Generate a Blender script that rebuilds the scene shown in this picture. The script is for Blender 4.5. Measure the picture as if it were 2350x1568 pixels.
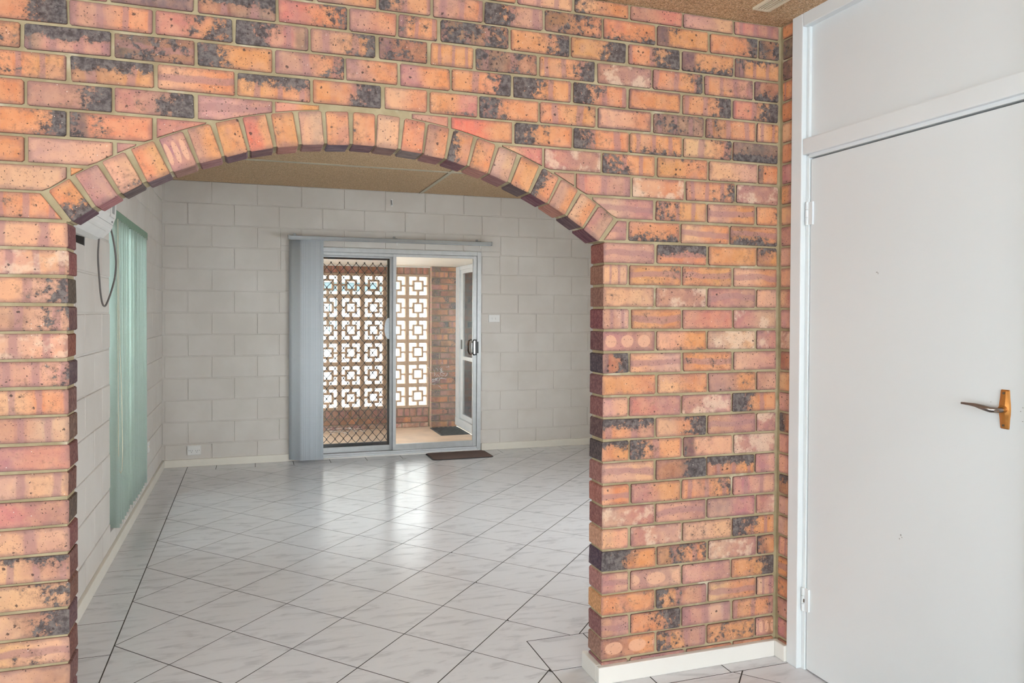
import bpy, bmesh, math, random
from mathutils import Matrix, Vector

# ------------------------------------------------------------------ camera, world, lights, exposure
for o in list(bpy.data.objects): bpy.data.objects.remove(o, do_unlink=True)
scn = bpy.context.scene
COL = scn.collection
random.seed(7)
rnd = random.Random(11)

cam_d = bpy.data.cameras.new('camera')
cam = bpy.data.objects.new('camera', cam_d); COL.objects.link(cam)
cam_d.sensor_fit = 'HORIZONTAL'; cam_d.sensor_width = 36.0
cam_d.lens = 1627.2 * 36.0 / 2350.0
cam_d.shift_x = 98.67 / 2350.0
cam_d.shift_y = -46.28 / 2350.0
cam_d.clip_start = 0.05
right = Vector((0.95602, -0.29327, 0.0041)); down = Vector((0.00008, -0.01373, -0.99991)); fwd = Vector((0.2933, 0.95593, -0.0131))
cm = Matrix((right, -down, -fwd)).transposed().to_4x4()
cm.translation = (0, 0, 1.4197)
cam.matrix_world = cm
scn.camera = cam

world = bpy.data.worlds.new('sky'); scn.world = world; world.use_nodes = True
wn = world.node_tree; wn.nodes.clear()
bg = wn.nodes.new('ShaderNodeBackground'); wo = wn.nodes.new('ShaderNodeOutputWorld')
bg.inputs['Color'].default_value = (0.86, 0.94, 1.0, 1); bg.inputs['Strength'].default_value = 8.8
wn.links.new(bg.outputs[0], wo.inputs[0])

# the only light is the open sky: it reaches the rooms through their windows, the glass door and the patio

cy = scn.cycles
cy.max_bounces = 6; cy.diffuse_bounces = 3; cy.glossy_bounces = 2; cy.transmission_bounces = 4; cy.transparent_max_bounces = 8
cy.caustics_reflective = False; cy.caustics_refractive = False

scn.view_settings.view_transform = 'Standard'
scn.view_settings.look = 'None'
scn.view_settings.gamma = 1.0
scn.view_settings.use_curve_mapping = False
scn.view_settings.exposure = 0.62

# ------------------------------------------------------------------ dimensions (metres)
D1, D2 = 2.4352, 6.9117          # front face of the brick wall, face of the block wall
XL, XC = -0.7686, 2.0886         # left block wall, door wall
XJL, XJR = -0.5362, 1.2832       # jambs of the arch
T = 0.107                        # brick wall thickness
PB, Z0 = 0.0849, 1.6117          # brick course pitch, bed joint under course 0
ZC = 2.603                       # ceiling
AX, AZ, RI, RE = 0.3665, 0.503, 1.485, 1.597
XR = 3.95                        # right wall of the back room
ZP = -0.13                       # patio floor

# ------------------------------------------------------------------ helpers
def lin(r, g, b):
    f = lambda c: (c / 12.92 if c <= 0.04045 else ((c + 0.055) / 1.055) ** 2.4)
    return (f(r / 255), f(g / 255), f(b / 255), 1.0)

def tag(o, label=None, cat=None, group=None, kind=None):
    if label: o['label'] = label
    if cat: o['category'] = cat
    if group: o['group'] = group
    if kind: o['kind'] = kind
    return o

def empty(name, loc, label=None, cat=None, group=None, kind=None):
    o = bpy.data.objects.new(name, None); COL.objects.link(o); o.location = loc; o.empty_display_size = 0.05
    return tag(o, label, cat, group, kind)

class MB:
    def __init__(s): s.v = []; s.f = []; s.sm = []
    def add(s, vs, fs, smooth=False):
        n = len(s.v); s.v += [tuple(p) for p in vs]; s.f += [tuple(i + n for i in f) for f in fs]; s.sm += [smooth] * len(fs); return s
    def box(s, x0, x1, y0, y1, z0, z1):
        vs = [(x0, y0, z0), (x1, y0, z0), (x1, y1, z0), (x0, y1, z0), (x0, y0, z1), (x1, y0, z1), (x1, y1, z1), (x0, y1, z1)]
        return s.add(vs, [(3, 2, 1, 0), (4, 5, 6, 7), (0, 1, 5, 4), (1, 2, 6, 5), (2, 3, 7, 6), (3, 0, 4, 7)])
    def bbox(s, x0, x1, y0, y1, z0, z1, b):
        """box with all edges chamfered"""
        bm = bmesh.new()
        bmesh.ops.create_cube(bm, size=1)
        for v in bm.verts: v.co = Vector(((x0 + x1) / 2 + v.co.x * (x1 - x0), (y0 + y1) / 2 + v.co.y * (y1 - y0), (z0 + z1) / 2 + v.co.z * (z1 - z0)))
        bmesh.ops.bevel(bm, geom=list(bm.edges), offset=b, segments=2, profile=0.6, affect='EDGES', clamp_overlap=True)
        bm.verts.index_update()
        s.add([v.co for v in bm.verts], [[v.index for v in f.verts] for f in bm.faces]); bm.free(); return s
    def prism(s, poly, a0, a1, axis='y', cham=0.0):
        """extrude a 2-D polygon (counter-clockwise) along an axis from a0 (front) to a1; chamfer the front edge"""
        n = len(poly)
        def P(u, w, a):
            return (u, a, w) if axis == 'y' else ((a, u, w) if axis == 'x' else (u, w, a))
        if cham > 0:
            cx = sum(p[0] for p in poly) / n; cy = sum(p[1] for p in poly) / n
            ins = inset(poly, cham)
            sg = 1 if a1 > a0 else -1
            vs = [P(u, w, a0) for u, w in ins] + [P(u, w, a0 + sg * cham) for u, w in poly] + [P(u, w, a1) for u, w in poly]
            fs = [tuple(range(n))] + [tuple(range(3 * n - 1, 2 * n - 1, -1))]
            for k in (0, 1):
                for i in range(n):
                    j = (i + 1) % n; fs.append((k * n + i, (k + 1) * n + i, (k + 1) * n + j, k * n + j))
        else:
            vs = [P(u, w, a0) for u, w in poly] + [P(u, w, a1) for u, w in poly]
            fs = [tuple(range(n)), tuple(range(2 * n - 1, n - 1, -1))]
            for i in range(n):
                j = (i + 1) % n; fs.append((i, n + i, n + j, j))
        return s.add(vs, fs)
    def tube(s, path, r, n=8, caps=True):
        rs = r if isinstance(r, (list, tuple)) else [r] * len(path)
        pts = [Vector(p) for p in path]; vs = []; up = Vector((0.13, 0.21, 0.97)).normalized()
        for i, p in enumerate(pts):
            d = (pts[min(i + 1, len(pts) - 1)] - pts[max(i - 1, 0)]).normalized()
            a = d.cross(up)
            if a.length < 1e-4: a = d.cross(Vector((1, 0, 0)))
            a.normalize(); b = d.cross(a).normalized()
            for k in range(n):
                t = 2 * math.pi * k / n; vs.append(p + (a * math.cos(t) + b * math.sin(t)) * rs[i])
        fs = []
        for i in range(len(pts) - 1):
            for k in range(n):
                l = (k + 1) % n; fs.append((i * n + k, i * n + l, (i + 1) * n + l, (i + 1) * n + k))
        s.add(vs, fs, True)
        if caps: s.add(vs[:n], [tuple(range(n - 1, -1, -1))]); s.add(vs[-n:], [tuple(range(n))])
        return s
    def ribbon(s, path, w, axis, th):
        """flat bar swept along a path lying in the x-z plane: w deep along y, th thick"""
        pts = [Vector(p) for p in path]; vs = []
        for i, p in enumerate(pts):
            d = (pts[min(i + 1, len(pts) - 1)] - pts[max(i - 1, 0)]).normalized(); nn = Vector((d.z, 0, -d.x)) * th / 2
            y = Vector((0, w / 2, 0)); vs += [p - nn - y, p + nn - y, p + nn + y, p - nn + y]
        fs = []
        for i in range(len(pts) - 1):
            for k in range(4):
                l = (k + 1) % 4; fs.append((i * 4 + k, i * 4 + l, (i + 1) * 4 + l, (i + 1) * 4 + k))
        return s.add(vs, fs)
    def mesh(s, name, off=(0, 0, 0)):
        m = bpy.data.meshes.new(name)
        m.from_pydata([(v[0] - off[0], v[1] - off[1], v[2] - off[2]) for v in s.v], [], s.f)
        bm = bmesh.new(); bm.from_mesh(m); bmesh.ops.recalc_face_normals(bm, faces=bm.faces); bm.to_mesh(m); bm.free()
        for p, f in zip(m.polygons, s.sm): p.use_smooth = f
        m.update(); return m
    def build(s, name, mat, parent=None, origin=None):
        """world-space vertices; the object's origin is put at `origin`"""
        org = origin if origin is not None else (0, 0, 0)
        m = s.mesh(name, org)
        return put(name, m, mat, org, parent)

def put(name, mesh, mat, loc, parent=None, rot=None):
    if mat is not None and not mesh.materials: mesh.materials.append(mat)
    o = bpy.data.objects.new(name, mesh); COL.objects.link(o)
    pl = Vector((0, 0, 0))
    if parent is not None:
        o.parent = parent; q = parent
        while q is not None: pl += q.location; q = q.parent
    o.location = Vector(loc) - pl
    if rot: o.rotation_euler = rot
    return o

def inset(poly, d):
    n = len(poly); out = []
    for i in range(n):
        p0 = Vector(poly[i - 1]); p1 = Vector(poly[i]); p2 = Vector(poly[(i + 1) % n])
        e1 = (p1 - p0); e2 = (p2 - p1)
        if e1.length < 1e-7 or e2.length < 1e-7: out.append(tuple(p1)); continue
        e1.normalize(); e2.normalize()
        n1 = Vector((-e1.y, e1.x)); n2 = Vector((-e2.y, e2.x)); m = n1 + n2
        if m.length < 1e-6: out.append(tuple(p1)); continue
        m.normalize(); k = d / max(0.45, m.dot(n1)); out.append(tuple(p1 + m * k))
    return out

def clip(poly, a, b, c):
    """keep the side a*x + b*y <= c of a polygon"""
    out = []
    for i in range(len(poly)):
        p, q = poly[i], poly[(i + 1) % len(poly)]
        dp, dq = a * p[0] + b * p[1] - c, a * q[0] + b * q[1] - c
        if dp <= 0: out.append(p)
        if dp * dq < 0:
            t = dp / (dp - dq); out.append((p[0] + (q[0] - p[0]) * t, p[1] + (q[1] - p[1]) * t))
    return out

def parea(poly):
    return abs(sum(poly[i - 1][0] * poly[i][1] - poly[i][0] * poly[i - 1][1] for i in range(len(poly)))) / 2

# ------------------------------------------------------------------ node helpers and materials
class NT:
    def __init__(s, name):
        s.m = bpy.data.materials.new(name); s.m.use_nodes = True; s.t = s.m.node_tree; s.t.nodes.clear()
        s.out = s.t.nodes.new('ShaderNodeOutputMaterial')
    def set(s, sock, v):
        if isinstance(v, bpy.types.NodeSocket): s.t.links.new(v, sock)
        elif isinstance(v, (tuple, list)) and sock.type == 'VECTOR': sock.default_value = tuple(v)[:3]
        else: sock.default_value = v
    def n(s, typ, ins=None, **pr):
        nd = s.t.nodes.new(typ)
        for k, v in pr.items(): setattr(nd, k, v)
        for k, v in (ins or {}).items(): s.set(nd.inputs[k], v)
        return nd
    def ma(s, op, a, b=0.0, c=0.0, clamp=False):
        nd = s.n('ShaderNodeMath', {0: a, 1: b, 2: c}, operation=op, use_clamp=clamp); return nd.outputs[0]
    def mix(s, f, a, b, blend='MIX'):
        nd = s.n('ShaderNodeMix', {}, data_type='RGBA', blend_type=blend)
        s.set(nd.inputs[0], f); s.set(nd.inputs[6], a); s.set(nd.inputs[7], b); return nd.outputs[2]
    def ss(s, x, lo, hi, a=0.0, b=1.0):
        nd = s.n('ShaderNodeMapRange', {0: x, 1: lo, 2: hi, 3: a, 4: b}, interpolation_type='SMOOTHSTEP'); return nd.outputs[0]
    def noise(s, vec, scale, detail=3.0, rough=0.55, out='Fac'):
        nd = s.n('ShaderNodeTexNoise', {'Scale': scale, 'Detail': detail, 'Roughness': rough})
        s.set(nd.inputs['Vector'], vec); return nd.outputs[out]
    def voro(s, vec, scale):
        nd = s.n('ShaderNodeTexVoronoi', {'Scale': scale}); s.set(nd.inputs['Vector'], vec); return nd
    def attr(s, name, fac=True):
        nd = s.n('ShaderNodeAttribute', {}, attribute_type='OBJECT', attribute_name=name); return nd.outputs['Fac' if fac else 'Color']
    def vadd(s, a, b):
        nd = s.n('ShaderNodeVectorMath', {0: a, 1: b}, operation='ADD'); return nd.outputs[0]
    def vmul(s, a, b):
        nd = s.n('ShaderNodeVectorMath', {0: a, 1: b}, operation='MULTIPLY'); return nd.outputs[0]
    def sep(s, v):
        return s.n('ShaderNodeSeparateXYZ', {0: v}).outputs
    def bump(s, h, strength=0.3, dist=0.002):
        return s.n('ShaderNodeBump', {'Strength': strength, 'Distance': dist, 'Height': h}).outputs[0]
    def bsdf(s, col, rough=0.6, normal=None, **k):
        b = s.n('ShaderNodeBsdfPrincipled', {'Base Color': col, 'Roughness': rough})
        if normal is not None: s.set(b.inputs['Normal'], normal)
        for kk, v in k.items(): s.set(b.inputs[kk.replace('_', ' ')], v)
        s.t.links.new(b.outputs[0], s.out.inputs[0]); return b

def simple(name, rgb, rough=0.5, metal=0.0, var=0.04, scale=12.0, bump=0.0, bscale=300.0, **k):
    t = NT(name); tc = t.n('ShaderNodeTexCoord').outputs['Object']
    n = t.noise(tc, scale, 2.0); c = lin(*rgb)
    hi = tuple(min(1, x * (1 + var)) for x in c[:3]) + (1,); lo = tuple(x * (1 - var) for x in c[:3]) + (1,)
    col = t.mix(t.ss(n, 0.3, 0.7), lo, hi)
    nm = t.bump(t.noise(tc, bscale, 1.0), bump, 0.001) if bump else None
    t.bsdf(col, rough, nm, Metallic=metal, **k); return t.m

def brick_material():
    t = NT('clinker_brick')
    tc = t.n('ShaderNodeTexCoord'); gx, gy, gz = t.sep(tc.outputs['Generated'])
    ny = t.sep(tc.outputs['Normal'])[1]
    seed = t.attr('seed'); off = t.n('ShaderNodeCombineXYZ', {0: seed, 1: t.ma('MULTIPLY', seed, 0.37), 2: t.ma('MULTIPLY', seed, 1.7)}).outputs[0]
    pos = t.vadd(tc.outputs['Object'], off)
    ca, cb, ce = t.attr('ca', False), t.attr('cb', False), t.attr('ce', False)
    ch, sv, sh, so, wh, ed = (t.attr(a) for a in ('char', 'bandv', 'bandh', 'oval', 'dust', 'edge'))
    cd = t.sep(t.attr('cdir', False))
    mauve = lin(168, 124, 120); dark = lin(120, 92, 92)
    n1 = t.noise(pos, 8.0, 2.0); n1c = t.ma('SUBTRACT', n1, 0.5)
    n2 = t.noise(pos, 24.0, 3.0, 0.6)
    spl, sof = t.attr('split'), t.attr('soft')
    base = t.mix(t.ss(t.ma('MULTIPLY_ADD', n1c, t.ma('MULTIPLY', sof, 3.5), gx), t.ma('SUBTRACT', spl, sof), t.ma('ADD', spl, sof)), ca, cb)
    base = t.mix(t.ss(n2, 0.3, 0.7, 0.0, 0.3), base, lin(236, 182, 142))
    base = t.mix(t.ss(t.noise(t.vadd(pos, (3, 1, 5)), 11.0, 2.0), 0.52, 0.68, 0.0, 0.35), base, mauve)
    # kiln marks: upright bands, lying bands, ovals
    s = t.ma('FRACT', t.ma('ADD', t.ma('MULTIPLY_ADD', n1c, 0.28, t.ma('MULTIPLY', gx, t.ma('MULTIPLY_ADD', t.ma('FRACT', t.ma('MULTIPLY', seed, 7.3)), 1.5, 1.9))), seed))
    tri = t.ma('MULTIPLY', t.ma('ABSOLUTE', t.ma('SUBTRACT', s, 0.5)), 2.0)
    base = t.mix(t.ma('MULTIPLY', t.ss(t.ma('MULTIPLY_ADD', t.ma('SUBTRACT', n2, 0.5), 0.25, tri), 0.66, 0.84), t.ma('MULTIPLY', sv, 0.72)), base, mauve)
    base = t.mix(t.ma('MULTIPLY', t.ss(tri, 0.45, 0.62, 1.0, 0.0), t.ma('MULTIPLY', sv, 0.22)), base, lin(228, 172, 132))
    hz = t.ma('ABSOLUTE', t.ma('ADD', t.ma('SUBTRACT', gz, 0.52), t.ma('MULTIPLY', n1c, 0.55)))
    base = t.mix(t.ma('MULTIPLY', t.ss(hz, 0.10, 0.20, 1.0, 0.0), t.ma('MULTIPLY', sh, 0.7)), base, mauve)
    dd = t.ma('ADD', t.ma('POWER', tri, 2.0), t.ma('POWER', t.ma('MULTIPLY', t.ma('SUBTRACT', gz, 0.5), 2.3), 2.0))
    base = t.mix(t.ma('MULTIPLY', t.ss(dd, 0.42, 0.62, 1.0, 0.0), t.ma('MULTIPLY', so, 0.75)), base, lin(222, 170, 140))
    # purple rim
    ex = t.ma('MULTIPLY', t.ma('MINIMUM', gx, t.ma('SUBTRACT', 1.0, gx)), 2.6); ez = t.ma('MINIMUM', gz, t.ma('SUBTRACT', 1.0, gz))
    em = t.ma('MULTIPLY_ADD', t.ma('SUBTRACT', n2, 0.5), 0.30, t.ma('MINIMUM', ex, ez))
    base = t.mix(t.ma('MULTIPLY', t.ss(em, 0.0, 0.20, 1.0, 0.0), t.ma('MULTIPLY_ADD', ed, 0.4, 0.46)), base, dark)
    # pale dust
    base = t.mix(t.ma('MULTIPLY', t.ss(t.noise(t.vadd(pos, (9, 4, 2)), 16.0, 3.0, 0.62), 0.47, 0.63), t.ma('MULTIPLY_ADD', wh, 0.58, 0.07)), base, lin(225, 196, 170))
    # charcoal flashing
    n4 = t.noise(t.vadd(pos, (1, 7, 3)), 42.0, 5.0, 0.72); n5 = t.noise(pos, 10.0, 2.0)
    g = t.ma('ADD', t.ma('MULTIPLY', t.ma('SUBTRACT', gx, 0.5), t.ma('SUBTRACT', cd[0], 1.0)), t.ma('MULTIPLY', t.ma('SUBTRACT', gz, 0.5), t.ma('SUBTRACT', cd[1], 1.0)))
    lev = t.ma('ADD', t.ma('MULTIPLY', ch, t.ma('MULTIPLY_ADD', g, 0.14, 0.036)), t.ma('MULTIPLY', t.ma('SUBTRACT', n5, 0.5), t.ma('MINIMUM', t.ma('MULTIPLY', ch, 0.14), 0.55)))
    chm = t.ss(t.ma('ADD', n4, lev), 0.70, 0.765)
    chc = t.mix(t.ss(t.noise(pos, 55.0, 3.0, 0.7), 0.35, 0.68), lin(66, 62, 64), lin(118, 111, 109))
    base = t.mix(t.ss(t.ma('ADD', n4, lev), 0.56, 0.74, 0.0, 0.55), base, lin(132, 100, 84))
    base = t.mix(t.ma('MULTIPLY', chm, 0.93), base, chc)
    # iron specks, pits and pale grains
    pd = t.vadd(pos, t.vmul(t.noise(pos, 150.0, 2.0, 0.6, 'Color'), (0.010, 0.010, 0.010)))
    v1 = t.voro(pd, 105.0); r1 = t.sep(v1.outputs['Color'])
    sp = t.ma('MULTIPLY', t.ss(r1[0], 0.66, 0.70), t.ss(v1.outputs['Distance'], t.ma('MULTIPLY', r1[1], 0.22), t.ma('MULTIPLY_ADD', r1[1], 0.22, 0.09), 1.0, 0.0))
    v2 = t.voro(t.vadd(t.vadd(pd, pd), (4, 4, 4)), 25.0); r2 = t.sep(v2.outputs['Color'])
    sp2 = t.ma('MULTIPLY', t.ss(t.ma('MULTIPLY_ADD', ch, 0.07, r2[0]), 0.90, 0.92), t.ss(v2.outputs['Distance'], t.ma('MULTIPLY', r2[2], 0.20), t.ma('MULTIPLY_ADD', r2[2], 0.20, 0.10), 1.0, 0.0))
    v4 = t.voro(t.vadd(pd, (6, 1, 9)), 210.0); r4 = t.sep(v4.outputs['Color'])
    sp4 = t.ma('MULTIPLY', t.ss(r4[0], 0.70, 0.74), t.ss(v4.outputs['Distance'], t.ma('MULTIPLY', r4[1], 0.30), t.ma('MULTIPLY_ADD', r4[1], 0.30, 0.1), 0.8, 0.0))
    spk = t.ma('MAXIMUM', t.ma('MAXIMUM', sp, sp4), sp2)
    base = t.mix(t.ma('MULTIPLY', spk, 0.85), base, lin(66, 52, 50))
    v3 = t.voro(t.vadd(pos, (2, 8, 1)), 150.0); r3 = t.sep(v3.outputs['Color'])
    base = t.mix(t.ma('MULTIPLY', t.ss(r3[0], 0.984, 0.988), t.ss(v3.outputs['Distance'], 0.12, 0.22, 1.0, 0.0)), base, lin(240, 232, 222))
    endc = t.mix(t.ss(t.noise(t.vmul(pos, (1, 6, 6)), 16.0, 3.0, 0.65), 0.35, 0.7), t.mix(0.35, ce, lin(60, 45, 48)), t.mix(0.12, ce, lin(225, 190, 175)))
    base = t.mix(t.ss(t.ma('ABSOLUTE', ny), 0.45, 0.6), endc, base)
    h = t.ma('ADD', t.noise(pos, 170.0, 2.0, 0.7), t.noise(pos, 48.0, 2.0))
    t.bsdf(base, t.ss(n2, 0.3, 0.7, 0.62, 0.8), t.bump(h, 0.5, 0.002), **{'Specular IOR Level': 0.35})
    return t.m

def mortar_material():
    t = NT('mortar'); tc = t.n('ShaderNodeTexCoord').outputs['Object']
    n = t.noise(tc, 9.0, 5.0); n2 = t.noise(tc, 320.0, 3.0, 0.7)
    col = t.mix(t.ss(n, 0.35, 0.7), lin(158, 142, 110), lin(182, 167, 134))
    col = t.mix(t.ss(t.noise(t.vadd(tc, (5, 2, 8)), 5.0, 4.0), 0.62, 0.72, 0.0, 0.6), col, lin(222, 210, 186))
    t.bsdf(col, 0.9, t.bump(n2, 0.5, 0.0015)); return t.m

def block_material():
    t = NT('painted_block'); tc = t.n('ShaderNodeTexCoord').outputs['Object']; g = t.n('ShaderNodeNewGeometry').outputs['Position']
    col = t.mix(t.ss(t.noise(g, 2.2, 4.0), 0.35, 0.68), lin(207, 200, 192), lin(215, 209, 202))
    h = t.ma('ADD', t.noise(g, 260.0, 2.0, 0.7), t.ma('MULTIPLY', t.noise(g, 60.0, 1.0), 0.6))
    t.bsdf(col, 0.62, t.bump(h, 0.35, 0.0012), **{'Specular IOR Level': 0.35}); return t.m

def tile_material():
    t = NT('marbled_tile'); g = t.n('ShaderNodeNewGeometry').outputs['Position']
    sd = t.attr('seed'); off = t.n('ShaderNodeCombineXYZ', {0: sd, 1: t.ma('MULTIPLY', sd, 1.3), 2: 0.0}).outputs[0]
    mp = t.n('ShaderNodeMapping', {'Vector': t.vadd(g, off), 'Rotation': (0, 0, 0.22), 'Scale': (1.0, 3.4, 1.0)}).outputs[0]
    w = t.vadd(mp, t.vmul(t.noise(mp, 3.0, 3.0, 0.5, 'Color'), (0.5, 0.35, 0.0)))
    s1 = t.noise(w, 5.5, 4.0, 0.6); s2 = t.noise(t.vadd(w, (3, 3, 0)), 13.0, 4.0, 0.6)
    col = t.mix(t.ss(s1, 0.48, 0.74, 0.0, 0.62), lin(218, 218, 221), lin(172, 172, 178))
    col = t.mix(t.ss(s2, 0.60, 0.74, 0.0, 0.22), col, lin(160, 160, 166))
    hh = t.noise(g, 9.0, 1.0)
    t.bsdf(col, t.ss(t.noise(g, 4.0, 3.0), 0.3, 0.7, 0.17, 0.25), t.bump(t.ma('ADD', hh, t.ma('MULTIPLY', t.noise(g, 420.0, 2.0), 0.03)), 0.07, 0.004), **{'Specular IOR Level': 0.5}); return t.m

def strawboard_material(name, lo, hi, glint):
    t = NT(name); g = t.n('ShaderNodeNewGeometry').outputs['Position']
    n = t.noise(g, 150.0, 4.0, 0.75); v = t.voro(g, 230.0); r = t.sep(v.outputs['Color'])
    col = t.mix(t.ss(n, 0.34, 0.66), lin(*lo), lin(*hi))
    col = t.mix(t.ma('MULTIPLY', t.ss(r[0], 0.72, 0.78), t.ss(v.outputs['Distance'], 0.3, 0.5, 1.0, 0.0)), col, lin(*glint))
    col = t.mix(t.ma('MULTIPLY', t.ss(r[1], 0.8, 0.85), 0.5), col, lin(lo[0] * .6, lo[1] * .6, lo[2] * .6))
    t.bsdf(col, 0.75, t.bump(n, 0.6, 0.003)); return t.m

def fabric_material(name, rgb, trans=0.35):
    t = NT(name); tc = t.n('ShaderNodeTexCoord').outputs['Object']
    sx = t.vmul(tc, (900.0, 900.0, 220.0)); n = t.noise(sx, 1.0, 2.0)
    c = lin(*rgb); col = t.mix(t.ss(n, 0.3, 0.7), tuple(x * 0.93 for x in c[:3]) + (1,), tuple(min(1, x * 1.05) for x in c[:3]) + (1,))
    d = t.n('ShaderNodeBsdfDiffuse', {'Color': col}); tr = t.n('ShaderNodeBsdfTranslucent', {'Color': col})
    mx = t.n('ShaderNodeMixShader', {0: trans, 1: d.outputs[0], 2: tr.outputs[0]}); t.t.links.new(mx.outputs[0], t.out.inputs[0]); return t.m

def glass_material(name, tint=(0.96, 0.98, 0.97)):
    t = NT(name)
    tr = t.n('ShaderNodeBsdfTransparent', {'Color': tint + (1,)}); gl = t.n('ShaderNodeBsdfGlossy', {'Color': (1, 1, 1, 1), 'Roughness': 0.02})
    fr = t.n('ShaderNodeFresnel', {'IOR': 1.5})
    mx = t.n('ShaderNodeMixShader', {0: fr.outputs[0], 1: tr.outputs[0], 2: gl.outputs[0]}); t.t.links.new(mx.outputs[0], t.out.inputs[0]); return t.m

M = {}
M['brick'] = brick_material(); M['mortar'] = mortar_material(); M['block'] = block_material(); M['tile'] = tile_material()
M['grout'] = simple('grout', (52, 46, 42), 0.9)
M['straw'] = strawboard_material('strawboard', (172, 136, 98), (224, 190, 150), (246, 226, 196))
M['strip'] = simple('cover_strip', (188, 178, 156), 0.6)
M['white'] = simple('white_gloss_paint', (223, 228, 229), 0.32, var=0.015, scale=3.0, bump=0.03, bscale=40.0)
M['door_white'] = simple('white_door_paint', (222, 227, 228), 0.38, var=0.012, scale=2.0, bump=0.04, bscale=60.0)
M['wallpaint'] = simple('wall_paint', (226, 222, 214), 0.7, var=0.02, scale=3.0, bump=0.05)
M['skirt'] = simple('baseboard_paint', (224, 221, 214), 0.35, var=0.02, scale=6.0)
M['cream_skirt'] = simple('cream_baseboard_paint', (224, 218, 206), 0.4, var=0.02, scale=6.0)
M['alu'] = simple('mill_aluminium', (180, 182, 182), 0.42, 0.55, var=0.04, scale=20.0)
M['alu_white'] = simple('coated_aluminium', (206, 209, 212), 0.4, 0.1, var=0.03, scale=20.0)
M['black'] = simple('black_coated_metal', (24, 26, 30), 0.38, 0.2)
M['black_plastic'] = simple('black_plastic', (20, 20, 21), 0.3)
M['chrome'] = simple('chrome', (212, 212, 212), 0.12, 1.0, var=0.02)
M['nickel'] = simple('worn_nickel', (150, 140, 134), 0.3, 1.0, var=0.06, scale=60.0)
M['brass'] = simple('polished_brass', (208, 144, 78), 0.34, 0.85, var=0.05, scale=40.0)
M['screw'] = simple('screw_steel', (120, 112, 96), 0.35, 0.9)
M['grey_fabric'] = fabric_material('grey_blind_fabric', (222, 228, 233), 0.1)
M['green_fabric'] = fabric_material('mint_blind_fabric', (226, 238, 231), 0.55)
M['rail_green'] = simple('green_headrail', (120, 150, 128), 0.5)
M['rail_grey'] = simple('grey_headrail', (150, 153, 153), 0.35, 0.6)
M['plastic_white'] = simple('white_plastic', (226, 224, 220), 0.35, var=0.02)
M['plastic_cream'] = simple('cream_plastic', (226, 214, 188), 0.45, var=0.03)
M['plastic_grey'] = simple('grey_plastic', (150, 150, 148), 0.4)
M['cable'] = simple('grey_cable', (104, 98, 94), 0.5)
M['void'] = simple('dark_void', (24, 20, 16), 0.9)
M['glass'] = glass_material('window_glass')
M['pale_oval'] = simple('pale_oval_coat', (206, 214, 220), 0.6, var=0.06, scale=60.0)
M['scrap'] = simple('torn_clear_tape', (226, 226, 222), 0.3, var=0.05, scale=60.0)
M['mat_brown'] = simple('brown_carpet_mat', (112, 92, 86), 0.95, var=0.22, scale=420.0, bump=0.8, bscale=500.0)
M['rubber'] = simple('black_rubber', (40, 40, 42), 0.6)
M['concrete'] = simple('tan_concrete', (236, 206, 180), 0.62, var=0.09, scale=4.0, bump=0.1, bscale=90.0)
M['breeze'] = simple('breeze_concrete', (200, 170, 144), 0.85, var=0.08, scale=14.0, bump=0.3, bscale=260.0)
M['soffit'] = simple('soffit_paint', (244, 240, 233), 0.6, var=0.02, scale=4.0)
M['render'] = simple('pale_render', (232, 230, 224), 0.8, var=0.06, scale=1.5)
M['teal'] = simple('teal_paint', (92, 108, 112), 0.6)
M['cream_roof'] = simple('cream_roof', (226, 222, 206), 0.6)
M['paling'] = simple('white_paling', (226, 230, 236), 0.7, var=0.08, scale=6.0)
t_ = NT('insect_mesh'); t_.t.links.new(t_.n('ShaderNodeMixShader', {0: 0.24, 1: t_.n('ShaderNodeBsdfTransparent').outputs[0], 2: t_.n('ShaderNodeBsdfDiffuse', {'Color': lin(52, 54, 58)}).outputs[0]}).outputs[0], t_.out.inputs[0]); M['flymesh'] = t_.m
M['blocker'] = simple('blocker_render', (206, 200, 190), 0.9, var=0.06, scale=2.0)
M['ground'] = simple('pale_gravel', (236, 230, 220), 0.95, var=0.1, scale=30.0)

PAL = {'o': (206, 136, 92), 'p': (209, 158, 127), 'm': (174, 124, 115), 'r': (194, 124, 110), 'R': (208, 104, 84), 'd': (112, 88, 90), 'k': (96, 88, 84), 't': (195, 150, 133), 'b': (156, 102, 78)}
DIR = {'l': (-1, 0), 'r': (1, 0), 't': (0, 1), 'b': (0, -1), 'a': (0, 0), 'n': (0, 0)}
def jit(c, k=10):
    return tuple(max(5, min(250, x + rnd.uniform(-k, k))) for x in c)
def brick_props(o, code, ce=None):
    a, b, n, d = code[0], code[1], int(code[2]), code[3]; fl = code[4:]
    o['ca'] = lin(*jit(PAL[a], 7)); o['cb'] = lin(*jit(PAL[b], 7))
    o['ce'] = lin(*jit(ce or rnd.choice([(118, 74, 66), (92, 66, 64), (138, 88, 76), (104, 70, 68)]), 8))
    o['char'] = float(n) * 0.8; dx, dz = DIR[d]; o['cdir'] = (dx + 1.0, dz + 1.0, 0.0)
    o['bandv'] = 1.0 if 'v' in fl else 0.12; o['bandh'] = 1.0 if 'h' in fl else 0.0
    o['oval'] = 1.0 if 'o' in fl else 0.0; o['dust'] = 1.0 if 'w' in fl else 0.0; o['edge'] = 1.0 if 'e' in fl else 0.2
    o['split'] = 0.22 if a == 'd' else (0.80 if b == 'd' else 0.5); o['soft'] = 0.05 if 'd' in (a, b) else 0.24
    o['seed'] = rnd.uniform(0, 50)
    return o

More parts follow.
